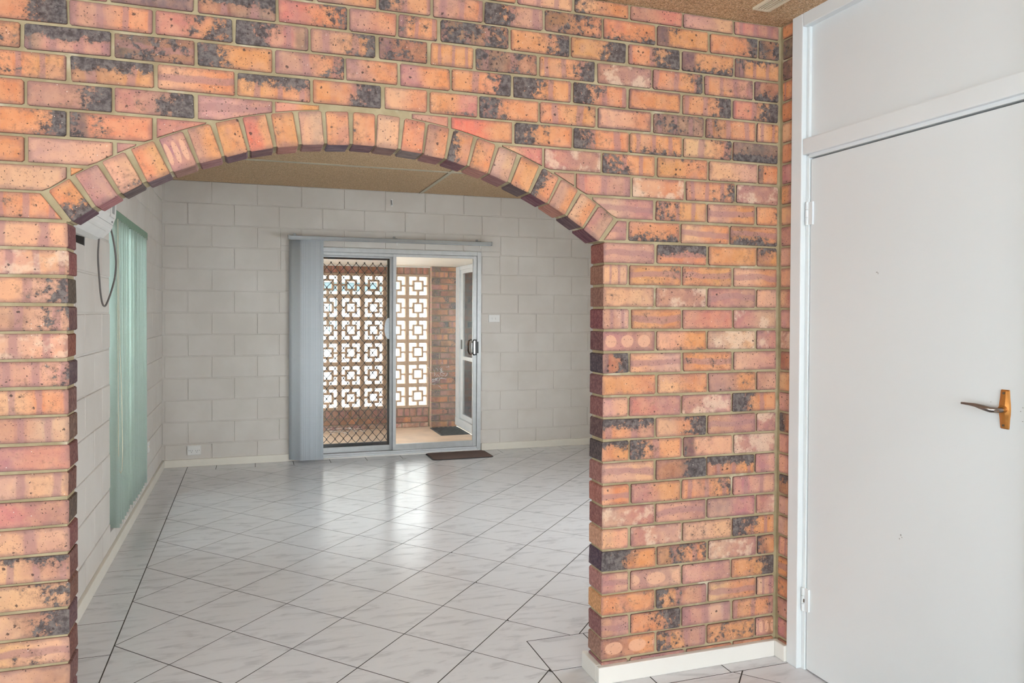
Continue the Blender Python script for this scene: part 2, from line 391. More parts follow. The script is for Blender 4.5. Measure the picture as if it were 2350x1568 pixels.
def brick_poly(x0, x1, z0, z1, j=0.0016):
    """rectangle with slightly uneven, knocked-off corners"""
    J = lambda: rnd.uniform(-j, j); c = lambda: rnd.uniform(0.0025, 0.006)
    a, b, d, e = c(), c(), c(), c()
    return [(x0 + a, z0 + J()), (x1 - b, z0 + J()), (x1 + J(), z0 + b), (x1 + J(), z1 - d), (x1 - d, z1 + J()), (x0 + e, z1 + J()), (x0 + J(), z1 - e), (x0 + J(), z0 + a)]
COURSES={
 -11:"0.719,0.921,mo2a 0.929,1.147,tp0nv 1.159,1.383,po3l 1.393,1.619,mr0n 1.628,1.856,tp0n 1.866,2.08,rm0nv",
 -10:"0.209,0.409,mo1n 0.419,0.6,do4lv 0.611,0.795,mo3av 0.803,1.027,om5lv 1.039,1.269,bo6a 1.278,1.501,oo3b 1.51,1.739,do2l 1.752,1.976,od3r 1.985,2.08,kb8a",
 -9:"-0.419,-0.177,dd3a -0.164,0.077,bk8tv 0.086,0.311,ro3r 0.32,0.48,mo1n 0.489,0.626,do4av 0.639,0.892,kb9av 0.905,1.136,od4r 1.145,1.372,oo6r 1.385,1.61,oo5rv 1.623,1.86,do3b 1.869,2.08,do3tv",
 -8:"-0.756,-0.538,od6r -0.53,-0.299,mo1nv -0.29,-0.06,ro5r -0.049,0.181,md6lv 0.19,0.407,mo4rv 0.42,0.59,db6a 0.603,0.759,oo2nv 0.77,1.005,kb7av 1.018,1.242,oo5rv 1.255,1.484,mm0nw 1.493,1.715,oo4rv 1.727,1.955,om2rv 1.966,2.08,db4b",
 -7:"-0.879,-0.663,oo4a -0.651,-0.417,dm6tv -0.407,-0.174,kb6ah -0.165,0.065,do4l 0.075,0.299,mo3rv 0.308,0.484,mo2n 0.495,0.674,mo1r 0.682,0.904,oo5rv 0.915,1.143,oo5lv 1.154,1.376,oo5lv 1.389,1.614,oo1ne 1.627,1.852,oo4rv 1.863,2.08,ro4rv",
 -6:"-0.765,-0.54,oo3av -0.528,-0.295,bo7tv -0.282,-0.053,po2ah -0.044,0.187,oo5tv 0.197,0.427,om6r 0.44,0.59,po1t 0.601,0.776,or2b 0.785,1.011,do4l 1.02,1.246,oo3av 1.258,1.484,po1re 1.497,1.722,dd5av 1.735,1.968,bo2lv 1.978,2.08,po1nv",
 -5:"-0.866,-0.655,po1n -0.644,-0.414,mm5r -0.405,-0.177,mm5r -0.164,0.065,tm0nh 0.075,0.217,ro0n 0.537,0.667,mr0n 0.68,0.909,Ro0n 0.921,1.148,oo5l 1.157,1.386,oo5lv 1.395,1.623,oo3bv 1.632,1.855,po3rv 1.864,2.08,dd5b",
 -4:"-0.754,-0.541,od4r -0.531,-0.299,do3l -0.286,-0.126,rr0n 0.873,1.028,pr0n 1.039,1.268,rm0nw 1.277,1.502,oo4lv 1.515,1.742,oo3a 1.751,1.98,pp1n 1.989,2.08,do2l",
 -3:"-0.859,-0.655,po0n -0.643,-0.413,tp0n -0.4,-0.315,mm0n 1.073,1.159,mm0n 1.168,1.395,rm1rv 1.407,1.636,po0nw 1.646,1.87,oo3rv 1.881,2.08,mm0nw",
 -2:"-0.762,-0.541,pp0n -0.529,-0.462,oo0n 1.238,1.497,tm0nh 1.51,1.736,oo3lv 1.745,1.968,po2nh 1.981,2.08,oo2r",
 -1:"-0.759,-0.539,oo2lv 1.27,1.38,tm0nh 1.393,1.616,oo4b 1.625,1.845,po1nh 1.854,2.08,bo4bh",
 0:"1.283,1.504,tm0nh 1.517,1.741,oo7th 1.752,1.976,oo2n 1.984,2.08,bo4t",
 1:"1.283,1.385,pt0nv 1.396,1.624,oo2rh 1.633,1.861,oo2nh 1.871,2.08,po1nh",
 2:"1.283,1.502,pp1n 1.514,1.74,mm0nw 1.75,1.975,mm0nh 1.984,2.08,pt0n",
 3:"1.283,1.393,mt0nv 1.406,1.626,oo3ah 1.635,1.865,rr0n 1.874,2.08,mt0nw",
 4:"1.283,1.508,mm0no 1.517,1.742,po2b 1.751,1.975,tp0nw 1.986,2.08,mm0nw",
 5:"1.283,1.393,db6r 1.402,1.628,pt1nh 1.639,1.864,oo3ah 1.877,2.08,pt0n",
 6:"1.283,1.512,oo1b 1.525,1.747,po1b 1.757,1.98,mo2r 1.989,2.08,mt0n",
 7:"1.283,1.391,tp1b 1.4,1.627,rm1n 1.636,1.863,mt1nw 1.872,2.08,bo5lv",
 8:"1.283,1.509,om5tv 1.518,1.746,po5r 1.755,1.982,mm0nh 1.991,2.08,mm0nw",
 9:"1.283,1.397,oo5t 1.405,1.634,do4lv 1.643,1.871,dp2l 1.88,2.08,mt0nw",
 10:"1.283,1.509,tp0nh 1.519,1.745,bk6r 1.754,1.978,bo6tv 1.986,2.08,mt0n",
 11:"1.283,1.399,po0nh 1.41,1.629,mo1t 1.638,1.865,oo3rv 1.876,2.08,mt0nv",
 12:"1.283,1.511,tm0nw 1.52,1.747,tm0nh 1.756,1.983,mm0n 1.992,2.08,mt0nw",
 13:"1.283,1.397,pp0n 1.41,1.635,mt0nw 1.643,1.869,pp2n 1.877,2.08,bo5lv",
 14:"1.283,1.519,ko6l 1.528,1.751,bo5av 1.764,1.992,tm0nw 2.001,2.08,bo3l",
 15:"1.283,1.398,mt0nh 1.409,1.633,mt0no 1.642,1.865,tm0n 1.874,2.08,oo5r",
 16:"1.283,1.516,oo2n 1.525,1.753,om4lv 1.763,1.988,po2nh 1.996,2.08,tm0nv",
 17:"1.283,1.401,mm0nh 1.411,1.633,oo5r 1.642,1.87,mt0nv 1.882,2.08,oo3av",
 18:"1.283,1.518,bo1no 1.529,1.752,om3lv 1.761,1.985,oo4a 1.994,2.08,mb0no",
 19:"1.283,1.398,mm0n 1.411,1.652,mm0n 1.663,1.874,bo4a 1.885,2.08,oo2a",
}

# ------------------------------------------------------------------ wall_front : the brick arch wall
FR = 0.0075                                                       # joints sit this far behind the brick faces
def arch_pts(r, a0, a1, n):
    return [(AX + r * math.sin(math.radians(a0 + (a1 - a0) * i / n)), AZ + r * math.cos(math.radians(a0 + (a1 - a0) * i / n))) for i in range(n + 1)]
SP = 37.15                                                       # half angle of the arch
XW0, XW1 = -2.3, XC + 0.02
body = MB()
jm = 0.006
Lx, Rx = XJL - jm, XJR + jm
arc = arch_pts(RI + jm, -SP, SP, 46)
zs = arc[0][1]
y0, y1 = D1 + FR, D1 + T - FR
def vquad(u0, u1, w0f, w0b):  # vertical strip of wall between two heights
    pass
# left pier, right pier and the strips above the arch, as one closed shell
body.box(XW0, Lx, y0, y1, 0, zs); body.box(Rx, XW1, y0, y1, 0, zs)
prof = [(XW0, zs), (Lx, zs)] + arc + [(Rx, zs), (XW1, zs)]
vs = []; fs = []
for (x, z) in prof: vs += [(x, y0, z), (x, y0, ZC), (x, y1, z), (x, y1, ZC)]
for i in range(len(prof) - 1):
    a, b = 4 * i, 4 * i + 4
    fs += [(a, b, b + 1, a + 1), (a + 3, b + 3, b + 2, a + 2), (a + 2, b + 2, b, a), (a + 1, b + 1, b + 3, a + 3)]
body.add(vs, fs)
wall_front = body.build('wall_front', M['mortar'])
tag(wall_front, 'clinker brick wall with a wide segmental arch between the two rooms', 'wall', kind='structure')

def arch_low(x, r):
    d = abs(x - AX)
    return AZ - 0.004 + math.sqrt(max(0.0, r * r - d * d)) if d < r * math.sin(math.radians(SP + 0.6)) else -9
def add_brick(parent, poly, code, y0, y1, ce=None):
    if parea(poly) < 0.0003: return
    cx = (min(p[0] for p in poly) + max(p[0] for p in poly)) / 2; cz = (min(p[1] for p in poly) + max(p[1] for p in poly)) / 2
    yj = rnd.uniform(-0.0012, 0.0012)
    m = MB().prism(poly, y0 + yj, y1, 'y', 0.0022)
    o = m.build('brick', M['brick'], parent, (cx, y0, cz))
    return brick_props(o, code, ce)

CEND_R = [(140, 80, 75), (160, 105, 90), (150, 95, 85), (135, 75, 72), (105, 65, 72), (75, 58, 64), (125, 85, 78), (140, 90, 85), (100, 75, 78), (75, 60, 70), (165, 110, 100), (175, 115, 95), (140, 90, 90), (215, 160, 120), (70, 60, 72), (180, 130, 120), (215, 155, 115), (140, 90, 92), (165, 120, 110), (150, 100, 90)]
CEND_L = [(120, 75, 70), (130, 80, 70), (80, 60, 55), (105, 65, 55), (125, 70, 55), (80, 60, 60), (115, 70, 60), (115, 70, 62), (110, 64, 58), (100, 60, 55), (80, 58, 56), (120, 72, 56), (104, 66, 60), (112, 70, 62), (96, 62, 60), (106, 64, 56), (120, 70, 60), (100, 60, 58), (110, 66, 60), (105, 62, 56)]
LEFT_PIER = 'pp1nv tp1nvw pt3rv mp3rv tp1nvw mt2rv po3av mt0nv mr0n tp1nv rm0n pt1nv pm4tv pp3r pm4r pp2bh tm0n pp2n mo1n po1n'.split()
RMO = RE + 0.009
yb0, yb1 = D1, D1 + T
for n, row in COURSES.items():
    z0 = Z0 - n * PB + 0.0005; z1 = z0 + 0.0755
    if n == -11: z1 = ZC - 0.004
    if n == 19: z1 = z0 + 0.0755
    for i, item in enumerate(row.split()):
        a, b, code = item.split(','); x0, x1 = float(a), float(b)
        ce = CEND_R[n] if (n >= 0 and i == 0) else None
        poly = brick_poly(x0, x1, z0, z1)
        if -9 < n < 0 or n == -1:
            near = max(arch_low(x0 + (x1 - x0) * k / 12, RMO) for k in range(13))
            if n == -1:
                sn, cs = math.sin(math.radians(SP + 0.45)), math.cos(math.radians(SP + 0.45))
                # keep the outside of the radial skewback line
                if x0 < AX: poly = clip(poly, cs, sn, cs * AX + sn * AZ - 0.0)
                else: poly = clip(poly, -cs, sn, -cs * AX + sn * AZ)
                poly = [p for p in poly]
            elif near > z0:
                xs = [x0 + (x1 - x0) * k / 10 for k in range(11)]
                pts = [(x, max(z0, arch_low(x, RMO))) for x in xs]
                keep = [p for p in pts if p[1] < z1 - 0.002]
                if len(keep) < 2: continue
                # where the arch meets the top of the course
                k0 = pts.index(keep[0]); k1 = pts.index(keep[-1]); q = math.sqrt(max(0, RMO ** 2 - (z1 - AZ) ** 2))
                lo = list(keep); xl, xr = keep[0][0], keep[-1][0]
                if k0 > 0: lo.insert(0, (AX + q, z1 - 0.001)); xl = AX + q
                if k1 < 10: lo.append((AX - q, z1 - 0.001)); xr = AX - q
                poly = list(lo)
                if k1 == 10: poly.append((x1, z1))
                if k0 == 0: poly.append((x0, z1))
                if len(poly) < 3: continue
        add_brick(wall_front, poly, code, yb0, yb1, ce)
for n, code in enumerate(LEFT_PIER):
    z0 = Z0 - n * PB + 0.0005
    poly = brick_poly(XJL - 0.229 + rnd.uniform(-.002, .002), XJL + rnd.uniform(-0.003, 0.003), z0, z0 + 0.0755)
    add_brick(wall_front, poly, code, yb0, yb1, CEND_L[n])
VC = 'oo5b mm0n pp2b oo1b mm0no mo1n oo1n Ro1n oo1l pt1n oo1n oo2l pp0n oo1n mo1n oo4l oo2l tp0n oo1n oo5l mo1r po1b mm1n'.split()
VE = [(104, 76, 78), (176, 122, 112), (96, 78, 84), (120, 88, 92), (160, 110, 108), (150, 110, 112), (96, 74, 80), (112, 76, 74), (172, 120, 104), (160, 110, 100), (104, 84, 92), (112, 84, 86), (128, 92, 90), (136, 112, 116), (160, 108, 100), (112, 72, 74), (176, 118, 102), (150, 100, 94), (92, 66, 72), (104, 64, 68), (182, 116, 100), (84, 58, 66), (104, 60, 64)]
pitch = 2 * SP / 23
for i in range(23):
    a = -SP + pitch * (i + 0.5) + rnd.uniform(-0.08, 0.08); ar = math.radians(a)
    hw = 0.0368 + rnd.uniform(-0.0012, 0.0012); hh = (RE - RI) / 2
    poly = brick_poly(-hw, hw, -hh, hh, 0.0014)
    m = MB().prism(poly, -0.001, T, 'y', 0.0022).mesh('arch_brick')
    rm = (RI + RE) / 2
    o = put('arch_brick', m, M['brick'], (AX + rm * math.sin(ar), D1, AZ + rm * math.cos(ar)), wall_front, (0, ar, 0))
    brick_props(o, VC[i], VE[i])
# the wall goes on to the left, beyond the photograph
EXT = ['oo2nv', 'pp1n', 'mo1n', 'mt0nv', 'oo4rv', 'bo4lv', 'po1nh', 'mm0nw', 'od4r', 'tp0n']
more = [MB() for _ in range(5)]
for n in range(-11, 20):
    z0 = Z0 - n * PB; z1 = z0 + 0.0755 if n > -11 else ZC - .004
    row = COURSES.get(n, '').split()
    xr = (float(row[0].split(',')[0]) if (row and n < 0) else XJL - 0.229) - 0.010
    w = 0.229 if (n < 0 or n % 2) else 0.1095
    add_brick(wall_front, brick_poly(xr - w, xr, z0, z1), rnd.choice(EXT), yb0, yb1); xr -= w + .010
    while xr > XW0 + 0.05:
        xa = max(XW0, xr - 0.229); rnd.choice(more).prism(brick_poly(xa, xr, z0, z1), D1, D1 + T, 'y', 0.0022); xr = xa - 0.010
for m_, code in zip(more, ('oo2n', 'pp1n', 'mm0n', 'tt1n', 'bb3n')):
    o = m_.build('brickwork', M['brick'], wall_front, (-1.5, D1, 1.3)); brick_props(o, code); o['bandv'] = 0.0; o['edge'] = 0.0; o['kind'] = 'stuff'

# ------------------------------------------------------------------ wall_right : brick return, then the door frame
YD0, YD1 = 1.43, 2.362            # frame reaches from YD0 - .09 to YD1
mb = MB(); mb.box(XC + FR, XC + 0.11, YD1 - 0.02, D1 + T, 0, ZC)
mb.box(XC + 0.0, XC + 0.11, -2.6, YD0 - 0.075, 0, ZC); mb.box(XC + .111, XC + .16, -2.6, D1 + T, -.1, ZC + .05)
wall_right = mb.build('wall_right', M['mortar']); wall_right.data.materials.append(M['wallpaint'])
for p in wall_right.data.polygons:
    if p.center.y < 1.5: p.material_index = 1
tag(wall_right, 'wall of the white door, with a narrow brick return in the corner', 'wall', kind='structure')
RC = {-11: 'oo0n', -10: 'kd6a', -9: 'dk6a', -8: 'om1nv', -7: 'oo2a', -6: 'po0n', -5: 'oo1n', -4: 'mt0n', -3: 'om2a', -2: 'pt0n', -1: 'mt1n', 0: 'tp0n', 1: 'pt0n', 2: 'pm0n', 3: 'tm0n', 4: 'mt0nw', 5: 'bo3a', 6: 'po1n', 7: 'tm0n', 8: 'kb5l', 9: 'tm0n', 10: 'pt0n', 11: 'bo5t', 12: 'tp0n', 13: 'tp0n', 14: 'pt0nv', 15: 'oo2h', 16: 'oo2l', 17: 'mt2a', 18: 'mm0n', 19: 'bo4a'}
for n, code in RC.items():
    z0 = Z0 - n * PB + .0005; z1 = z0 + .0755 if n > -11 else ZC - .004
    poly = brick_poly(-0.115, 0.115, -(z1 - z0) / 2, (z1 - z0) / 2)
    m = MB().prism(poly, 0, 0.09, 'y', 0.0022).mesh('return_brick')
    yy = D1 - 0.012
    poly2 = [(max(-yy, -(YD1 - 0.03)) if False else p[0], p[1]) for p in poly]
    m = MB().prism(brick_poly(-0.045, 0.045, -(z1 - z0) / 2, (z1 - z0) / 2), 0, 0.09, 'y', 0.0022).mesh('return_brick')
    code = code if len(code) > 3 and code[3] in DIR else code[:3] + 'n' + code[3:]
    o = put('brick', m, M['brick'], (XC, D1 - 0.057 + rnd.uniform(-.003, .003), (z0 + z1) / 2), wall_right, (0, 0, math.radians(-90)))
    brick_props(o, code, (150, 110, 95))

# ------------------------------------------------------------------ painted block walls
ZB = 0.0057
def block_wall(parent, runs, plane, horiz_y, openings, u_lo, u_hi, group_face):
    """runs: first perpend for even/odd courses; plane: coordinate of the face"""
    g = 0.0045
    for c in range(13):
        z0, z1 = ZB + 0.2 * c + g, ZB + 0.2 * (c + 1) - g
        if c == 0: z0 = 0.0
        if c == 12: z1 = ZC - 0.002
        ph, pt = runs[c % 2]
        k = math.floor((u_lo - ph) / pt); us = []
        while ph + k * pt < u_hi + pt: us.append(ph + k * pt); k += 1
        for a, b in zip(us[:-1], us[1:]):
            a2, b2 = max(a, u_lo), min(b, u_hi)
            if b2 - a2 < 0.03: continue
            rects = [(a2 + g if a2 > u_lo else a2, b2 - g if b2 < u_hi else b2, z0, z1)]
            for (o0, o1, p0, p1) in openings:
                new = []
                for (ra, rb, rc, rd) in rects:
                    if rb <= o0 or ra >= o1 or rd <= p0 or rc >= p1: new.append((ra, rb, rc, rd)); continue
                    if ra < o0: new.append((ra, o0, rc, rd))
                    if rb > o1: new.append((o1, rb, rc, rd))
                    m0, m1 = max(ra, o0), min(rb, o1)
                    if rc < p0: new.append((m0, m1, rc, p0 - 0.001))
                    if rd > p1: new.append((m0, m1, p1 + 0.001, rd))
                rects = new
            for (ra, rb, rc, rd) in rects:
                if (rb - ra) < 0.02 or (rd - rc) < 0.02: continue
                poly = [(ra, rc), (rb, rc), (rb, rd), (ra, rd)]
                if horiz_y:
                    MB().prism(poly, plane, plane + 0.095, 'y', 0.003).build('block', M['block'], parent, ((ra + rb) / 2, plane, (rc + rd) / 2))
                else:
                    MB().prism([(p[0], p[1]) for p in poly], plane, plane - 0.095, 'x', 0.003).build('block', M['block'], parent, (plane, (ra + rb) / 2, (rc + rd) / 2))

def slab_with_hole(axis, u0, u1, a0, a1, hole):
    mb = MB(); h0, h1, p0, p1 = hole
    parts = [(u0, h0, 0, ZC + .05), (h1, u1, 0, ZC + .05), (h0, h1, p1, ZC + .05)] + ([(h0, h1, 0, p0)] if p0 > 0 else [])
    for a, b, c, d in parts:
        if axis == 'y': mb.box(a, b, a0, a1, c, d)
        else: mb.box(a0, a1, a, b, c, d)
    return mb
DX0, DX1, DZ1 = 0.456, 2.248, 2.035           # sliding door opening
wall_back = slab_with_hole('y', XL - 0.1, XR + 0.1, D2 + 0.0058, D2 + 0.098, (DX0, DX1, -1, DZ1)).build('wall_back', M['block'])
tag(wall_back, 'off-white painted concrete block wall with the sliding door', 'wall', kind='structure')
LT = (0.262, 2.452, 1.99, DZ1 + 0.004)
block_wall(wall_back, {0: (-0.351, 0.4012), 1: (-0.556, 0.4012)}, D2, True, [(DX0, DX1, -1, DZ1), LT], XL, XR, 'b')
MB().prism([(LT[0] + .003, LT[2] + .002), (LT[1] - .003, LT[2] + .002), (LT[1] - .003, LT[3] - .001), (LT[0] + .003, LT[3] - .001)], D2 - 0.0006, D2 + 0.0057, 'y').build('lintel', M['block'], wall_back, (1.35, D2, 2.0))
WY0, WY1, WZ0, WZ1 = 4.447, 5.862, 0.150, 2.0057   # left window opening
wall_left = slab_with_hole('x', D1 + T, D2, XL - 0.098, XL - 0.0058, (WY0, WY1, WZ0, WZ1)).build('wall_left', M['block'])
tag(wall_left, 'off-white painted concrete block wall with the tall window', 'wall', kind='structure')
block_wall(wall_left, {0: (6.665, 0.407), 1: (6.469, 0.407)}, XL, False, [(WY0, WY1, WZ0, WZ1)], D1 + T, D2, 'l')
# unseen sides of the two rooms
mb = MB()
for a, b, c, d in [(D1 + T, 2.75, 0, ZC + .05), (4.35, D2 + .1, 0, ZC + .05), (2.75, 4.35, 0, .5), (2.75, 4.35, 1.75, ZC + .05)]: mb.box(XR, XR + .1, a, b, c, d)
wr = mb.build('wall_far_right', M['block']); tag(wr, 'block wall closing the far room on the right, with a window', 'wall', kind='structure')
mb = MB()
for a, b, c, d in [(-2.4, -1.30, 0, ZC), (1.44, XC + .1, 0, ZC), (-1.30, 1.44, 0, .5), (-1.30, 1.44, 2.2, ZC)]: mb.box(a, b, -2.6, -2.5, c, d)
wr = mb.build('wall_rear', M['wallpaint']); tag(wr, 'plain painted wall behind the viewer, with a broad window', 'wall', kind='structure')
mb = MB()
for a, b, c, d in [(-2.6, -2.1, 0, ZC), (-.3, D1 + T, 0, ZC), (-2.1, -.3, 0, .6), (-2.1, -.3, 2.2, ZC)]: mb.box(-2.4, -2.3, a, b, c, d)
wr = mb.build('wall_near_left', M['wallpaint']); tag(wr, 'plain painted side wall of the near room with a window', 'wall', kind='structure')
wr = MB().box(XC + .005, XR, D1 + .03, D1 + T - .001, 0, ZC).build('wall_pier_back', M['wallpaint']); tag(wr, 'plain wall behind the brick pier', 'wall', kind='structure')

# ------------------------------------------------------------------ floor : marbled tiles laid on the diagonal inside straight borders
fl = MB(); fl.box(-2.3, XC + .13, -2.5, D1 + 0.03, -0.10, -0.0007); fl.box(XL - .05, XR, D1 + 0.03, D2 + .02, -0.10, -0.0007)
floor = fl.build('floor', M['grout']); tag(floor, 'pale marbled floor tiles laid diagonally with dark grout', 'floor', kind='structure')
TS = 0.4798 / 2; TG = 0.0026
FX0, FY1, FX1 = -0.5555, 6.722, XR
NX, NY = 1.136, 2.833             # corner of the border round the pier
def floor_tile(polys, name='tile'):
    mb = MB(); ok = False
    for p in polys:
        if len(p) >= 3 and parea(p) > 0.00004: mb.prism(p, 0.0, -0.008, 'z'); ok = True
    if not ok: return
    xs = [v[0] for v in mb.v]; ys = [v[1] for v in mb.v]
    o = mb.build(name, M['tile'], floor, ((min(xs) + max(xs)) / 2, (min(ys) + max(ys)) / 2, 0)); o['seed'] = rnd.uniform(0, 40)
tx, ty = -0.5487 - 0.007, 3.2922
S2 = TS - TG * 1.414
for i in range(0, 22):
    for j in range(-14, 22):
        cx = tx + i * TS; cy = ty + j * TS
        if (i + j) % 2 == 0: continue          # centres sit half a diagonal from the border vertices
        if cy < 1.45 or cy > FY1 + TS or cx > FX1 + TS or (cy < 1.9 and cx > 1.5): continue
        q = [(cx - S2, cy), (cx, cy - S2), (cx + S2, cy), (cx, cy + S2)]
        def rc(p, x0, x1, a0, a1):
            p = clip(p, -1, 0, -x0)
            if p: p = clip(p, 1, 0, x1)
            if p: p = clip(p, 0, -1, -a0)
            if p: p = clip(p, 0, 1, a1)
            return p
        if cy + TS < NY - 0.001 and cx - TS > NX: # near room, to the right of the pier border
            p = rc(q, NX + .35, XC + .1, -3, 2.3525)
            floor_tile([p] if p else []); continue
        A = rc(q, FX0 + TG, NX - TG, -3, FY1 - TG); B = rc(q, NX - TG, FX1, NY + TG, FY1 - TG)
        floor_tile([p for p in (A, B) if p])
        C = rc(q, NX + .35, XC + .1, -3, 2.3525)
        if C and cy < NY: floor_tile([C])
# border strips
y = 6.662 - 0.3415 * 14
ys = [6.625 - 0.3415 * k for k in range(14)]
for a, b in zip(ys[1:], ys[:-1]): floor_tile([[(XL, a + TG), (FX0 - TG, a + TG), (FX0 - TG, b - TG), (XL, b - TG)]])
floor_tile([[(XL, 6.625 + TG), (FX0 - TG, 6.625 + TG), (FX0 - TG, D2), (XL, D2)]])
xs = [FX0, -0.306, 0.034, 0.376, 0.714, 1.057, 1.400, 1.742, 2.084, 2.426, 2.768, 3.110, 3.452, 3.794, XR]
for a, b in zip(xs[:-1], xs[1:]): floor_tile([[(a + TG, FY1 + TG), (b - TG, FY1 + TG), (b - TG, D2 + .01), (a + TG, D2 + .01)]])
for a, b in [(2.567, NY), (2.2995, 2.567), (1.957, 2.2995), (1.6145, 1.957)]:
    x1 = 1.403 if a > 2.5 else NX + .35
    floor_tile([[(NX + TG, a + TG), (x1 - TG, a + TG), (x1 - TG, b - TG), (NX + TG, b - TG)]])
xs = [1.403, 1.745, 2.087, 2.43, 2.77, 3.11, 3.45, 3.79, XR]
for a, b in zip(xs[:-1], xs[1:]): floor_tile([[(a + TG, 2.545), (b - TG, 2.545), (b - TG, NY - TG), (a + TG, NY - TG)]])
for a, b in [(NX + .35, 1.813), (1.813, XC)]: floor_tile([[(a + TG, 2.3545 + TG), (b - TG, 2.3545 + TG), (b - TG, D1), (a + TG, D1)]])

# ------------------------------------------------------------------ ceilings
ceil = MB().box(-2.45, XR + .15, -2.65, D1 + 0.03, ZC, ZC + .08).build('ceiling', M['straw'])
tag(ceil, 'rough light brown textured ceiling of the near room', 'ceiling', kind='structure')
cb = MB().box(XL - .15, XR + .15, D1 + 0.03, D2 + .15, ZC + .012, ZC + .08).build('ceiling_far_room', M['straw'])
tag(cb, 'brown compressed straw ceiling of the far room with cover strips', 'ceiling', kind='structure')
cxs = [XL, 1.610, XR]; cys = [D1 + T, 3.38, 4.585, 5.79, D2]
for a, b in zip(cxs[:-1], cxs[1:]):
    for c, d in zip(cys[:-1], cys[1:]): MB().box(a + .002, b - .002, c + .002, d - .002, ZC, ZC + .013).build('ceiling_panel', M['straw'], cb, ((a + b) / 2, (c + d) / 2, ZC))
for yy in cys[1:-1]: MB().bbox(XL, XR, yy - .016, yy + .016, ZC - .007, ZC + .001, .0015).build('cover_strip', M['strip'], cb, (1.5, yy, ZC))
MB().bbox(1.594, 1.626, D1 + T, D2, ZC - .0065, ZC + .001, .0015).build('cover_strip', M['strip'], cb, (1.61, 4.6, ZC))

# ------------------------------------------------------------------ baseboards
def skirt(name, x0, x1, y0, y1, h, mat, label):
    o = MB().bbox(x0, x1, y0, y1, 0, h, .004).build(name, mat, None, ((x0 + x1) / 2, (y0 + y1) / 2, 0)); tag(o, label, 'baseboard', kind='structure'); return o
bf = empty('baseboard_front', (1.6, D1, 0), 'white baseboard wrapped round the foot of the brick pier', 'baseboard', kind='structure')
MB().bbox(XJR - .020, XC - .019, D1 - .020, D1 + .002, 0, .066, .004).build('board', M['skirt'], bf, (1.7, D1, 0))
MB().bbox(XJR - .020, XJR + .004, D1 + .0025, D1 + T + .020, 0, .066, .004).build('board', M['skirt'], bf, (XJR, D1, 0))
MB().bbox(XC - .018, XC + .004, YD1 + .0005, D1 - .0005, 0, .066, .004).build('board', M['skirt'], bf, (XC, 2.39, 0))
bl = empty('baseboard_pier', (-.65, D1, 0), 'white baseboard at the foot of the left brick pier', 'baseboard', kind='structure')
MB().bbox(XW0 + .005, XJL + .020, D1 - .020, D1 + .002, 0, .066, .004).build('board', M['skirt'], bl, (-1, D1, 0))
skirt('baseboard_left', XL - .001, XL + .019, D1 + T + .002, D2 - .019, .072, M['cream_skirt'], 'cream baseboard along the foot of the window wall')
skirt('baseboard_back', XL, DX0 - .01, D2 - .019, D2 + .001, .068, M['cream_skirt'], 'cream baseboard under the power outlet and grey blind')
skirt('baseboard_back', DX1 + .005, XR, D2 - .019, D2 + .001, .072, M['cream_skirt'], 'cream baseboard to the right of the sliding door')

# ------------------------------------------------------------------ trim_1 : white door frame with fanlight panel ; door_1
XF = XC - 0.008
fr = empty('trim_1', (XC, 1.9, 0), 'white painted floor-to-ceiling door frame with a blank fanlight panel', 'door frame', kind='structure')
def fpart(name, mb, mat=None, org=None): return mb.build(name, mat or M['white'], fr, org or (XC, 1.9, 1.3))
fpart('jamb', MB().bbox(XF, XC + .11, 2.305, YD1, 0, ZC + .004, .004))
fpart('jamb', MB().bbox(XF, XC + .11, YD0 - .082, YD0 - .025, 0, ZC + .004, .004))
fpart('head', MB().bbox(XF, XC + .11, YD0 - .030, 2.3048, 2.552, ZC + .004, .004))
fpart('transom', MB().bbox(XF + .004, XC + .10, YD0 - .030, 2.3048, 2.046, 2.110, .005))
fpart('stop', MB().bbox(XC + .012, XC + .05, YD0 - .03, 2.2878, 2.033, 2.048, .002))
fpart('stop', MB().bbox(XC + .014, XC + .05, 2.288, 2.3048, 0, 2.0455, .003))
fpart('stop', MB().bbox(XC + .012, XC + .05, 2.290, 2.3048, 2.1105, 2.5515, .003))
fpart('fanlight_panel', MB().box(XC + .024, XC + .034, YD0 - .03, 2.3047, 2.10, 2.56), M['door_white'])
door = empty('door_1', (XC + .04, 1.86, 0), 'plain white flush door with a brass-plated lever handle', 'door', kind='structure')
MB().bbox(XC + .020, XC + .056, YD0 - .020, 2.284, 0.006, 2.0275, .002).build('leaf', M['door_white'], door, (XC + .04, 1.86, 1))
MB().box(XC + .058, XC + .10, YD0 - .04, 2.30, 0.0, 2.05).build('gap_backing', M['white'], door, (XC + .07, 1.86, 1))  # added box behind the leaf to keep its edge gaps dark
for zz in (1.768, 0.236):
    h = MB()
    for k in range(3): h.tube([(XC + .011, 2.2945, zz + .031 * k + .0006), (XC + .011, 2.2945, zz + .031 * k + .0300)], .0062, 10)
    h.box(XC + .012, XC + .0205, 2.268, 2.303, zz + .002, zz + .091)
    hg = h.build('hinge', M['white'], door, (XC, 2.285, zz))
    if zz < 1: MB().box(XC + .0070, XC + .0078, 2.283, 2.288, zz + .036, zz + .050).build('bare_metal', M['screw'], hg, (XC, 2.285, zz))
hy, hz = 1.519, 1.142
lp = MB()                                     # faceted back plate, widest in the middle
pl = []
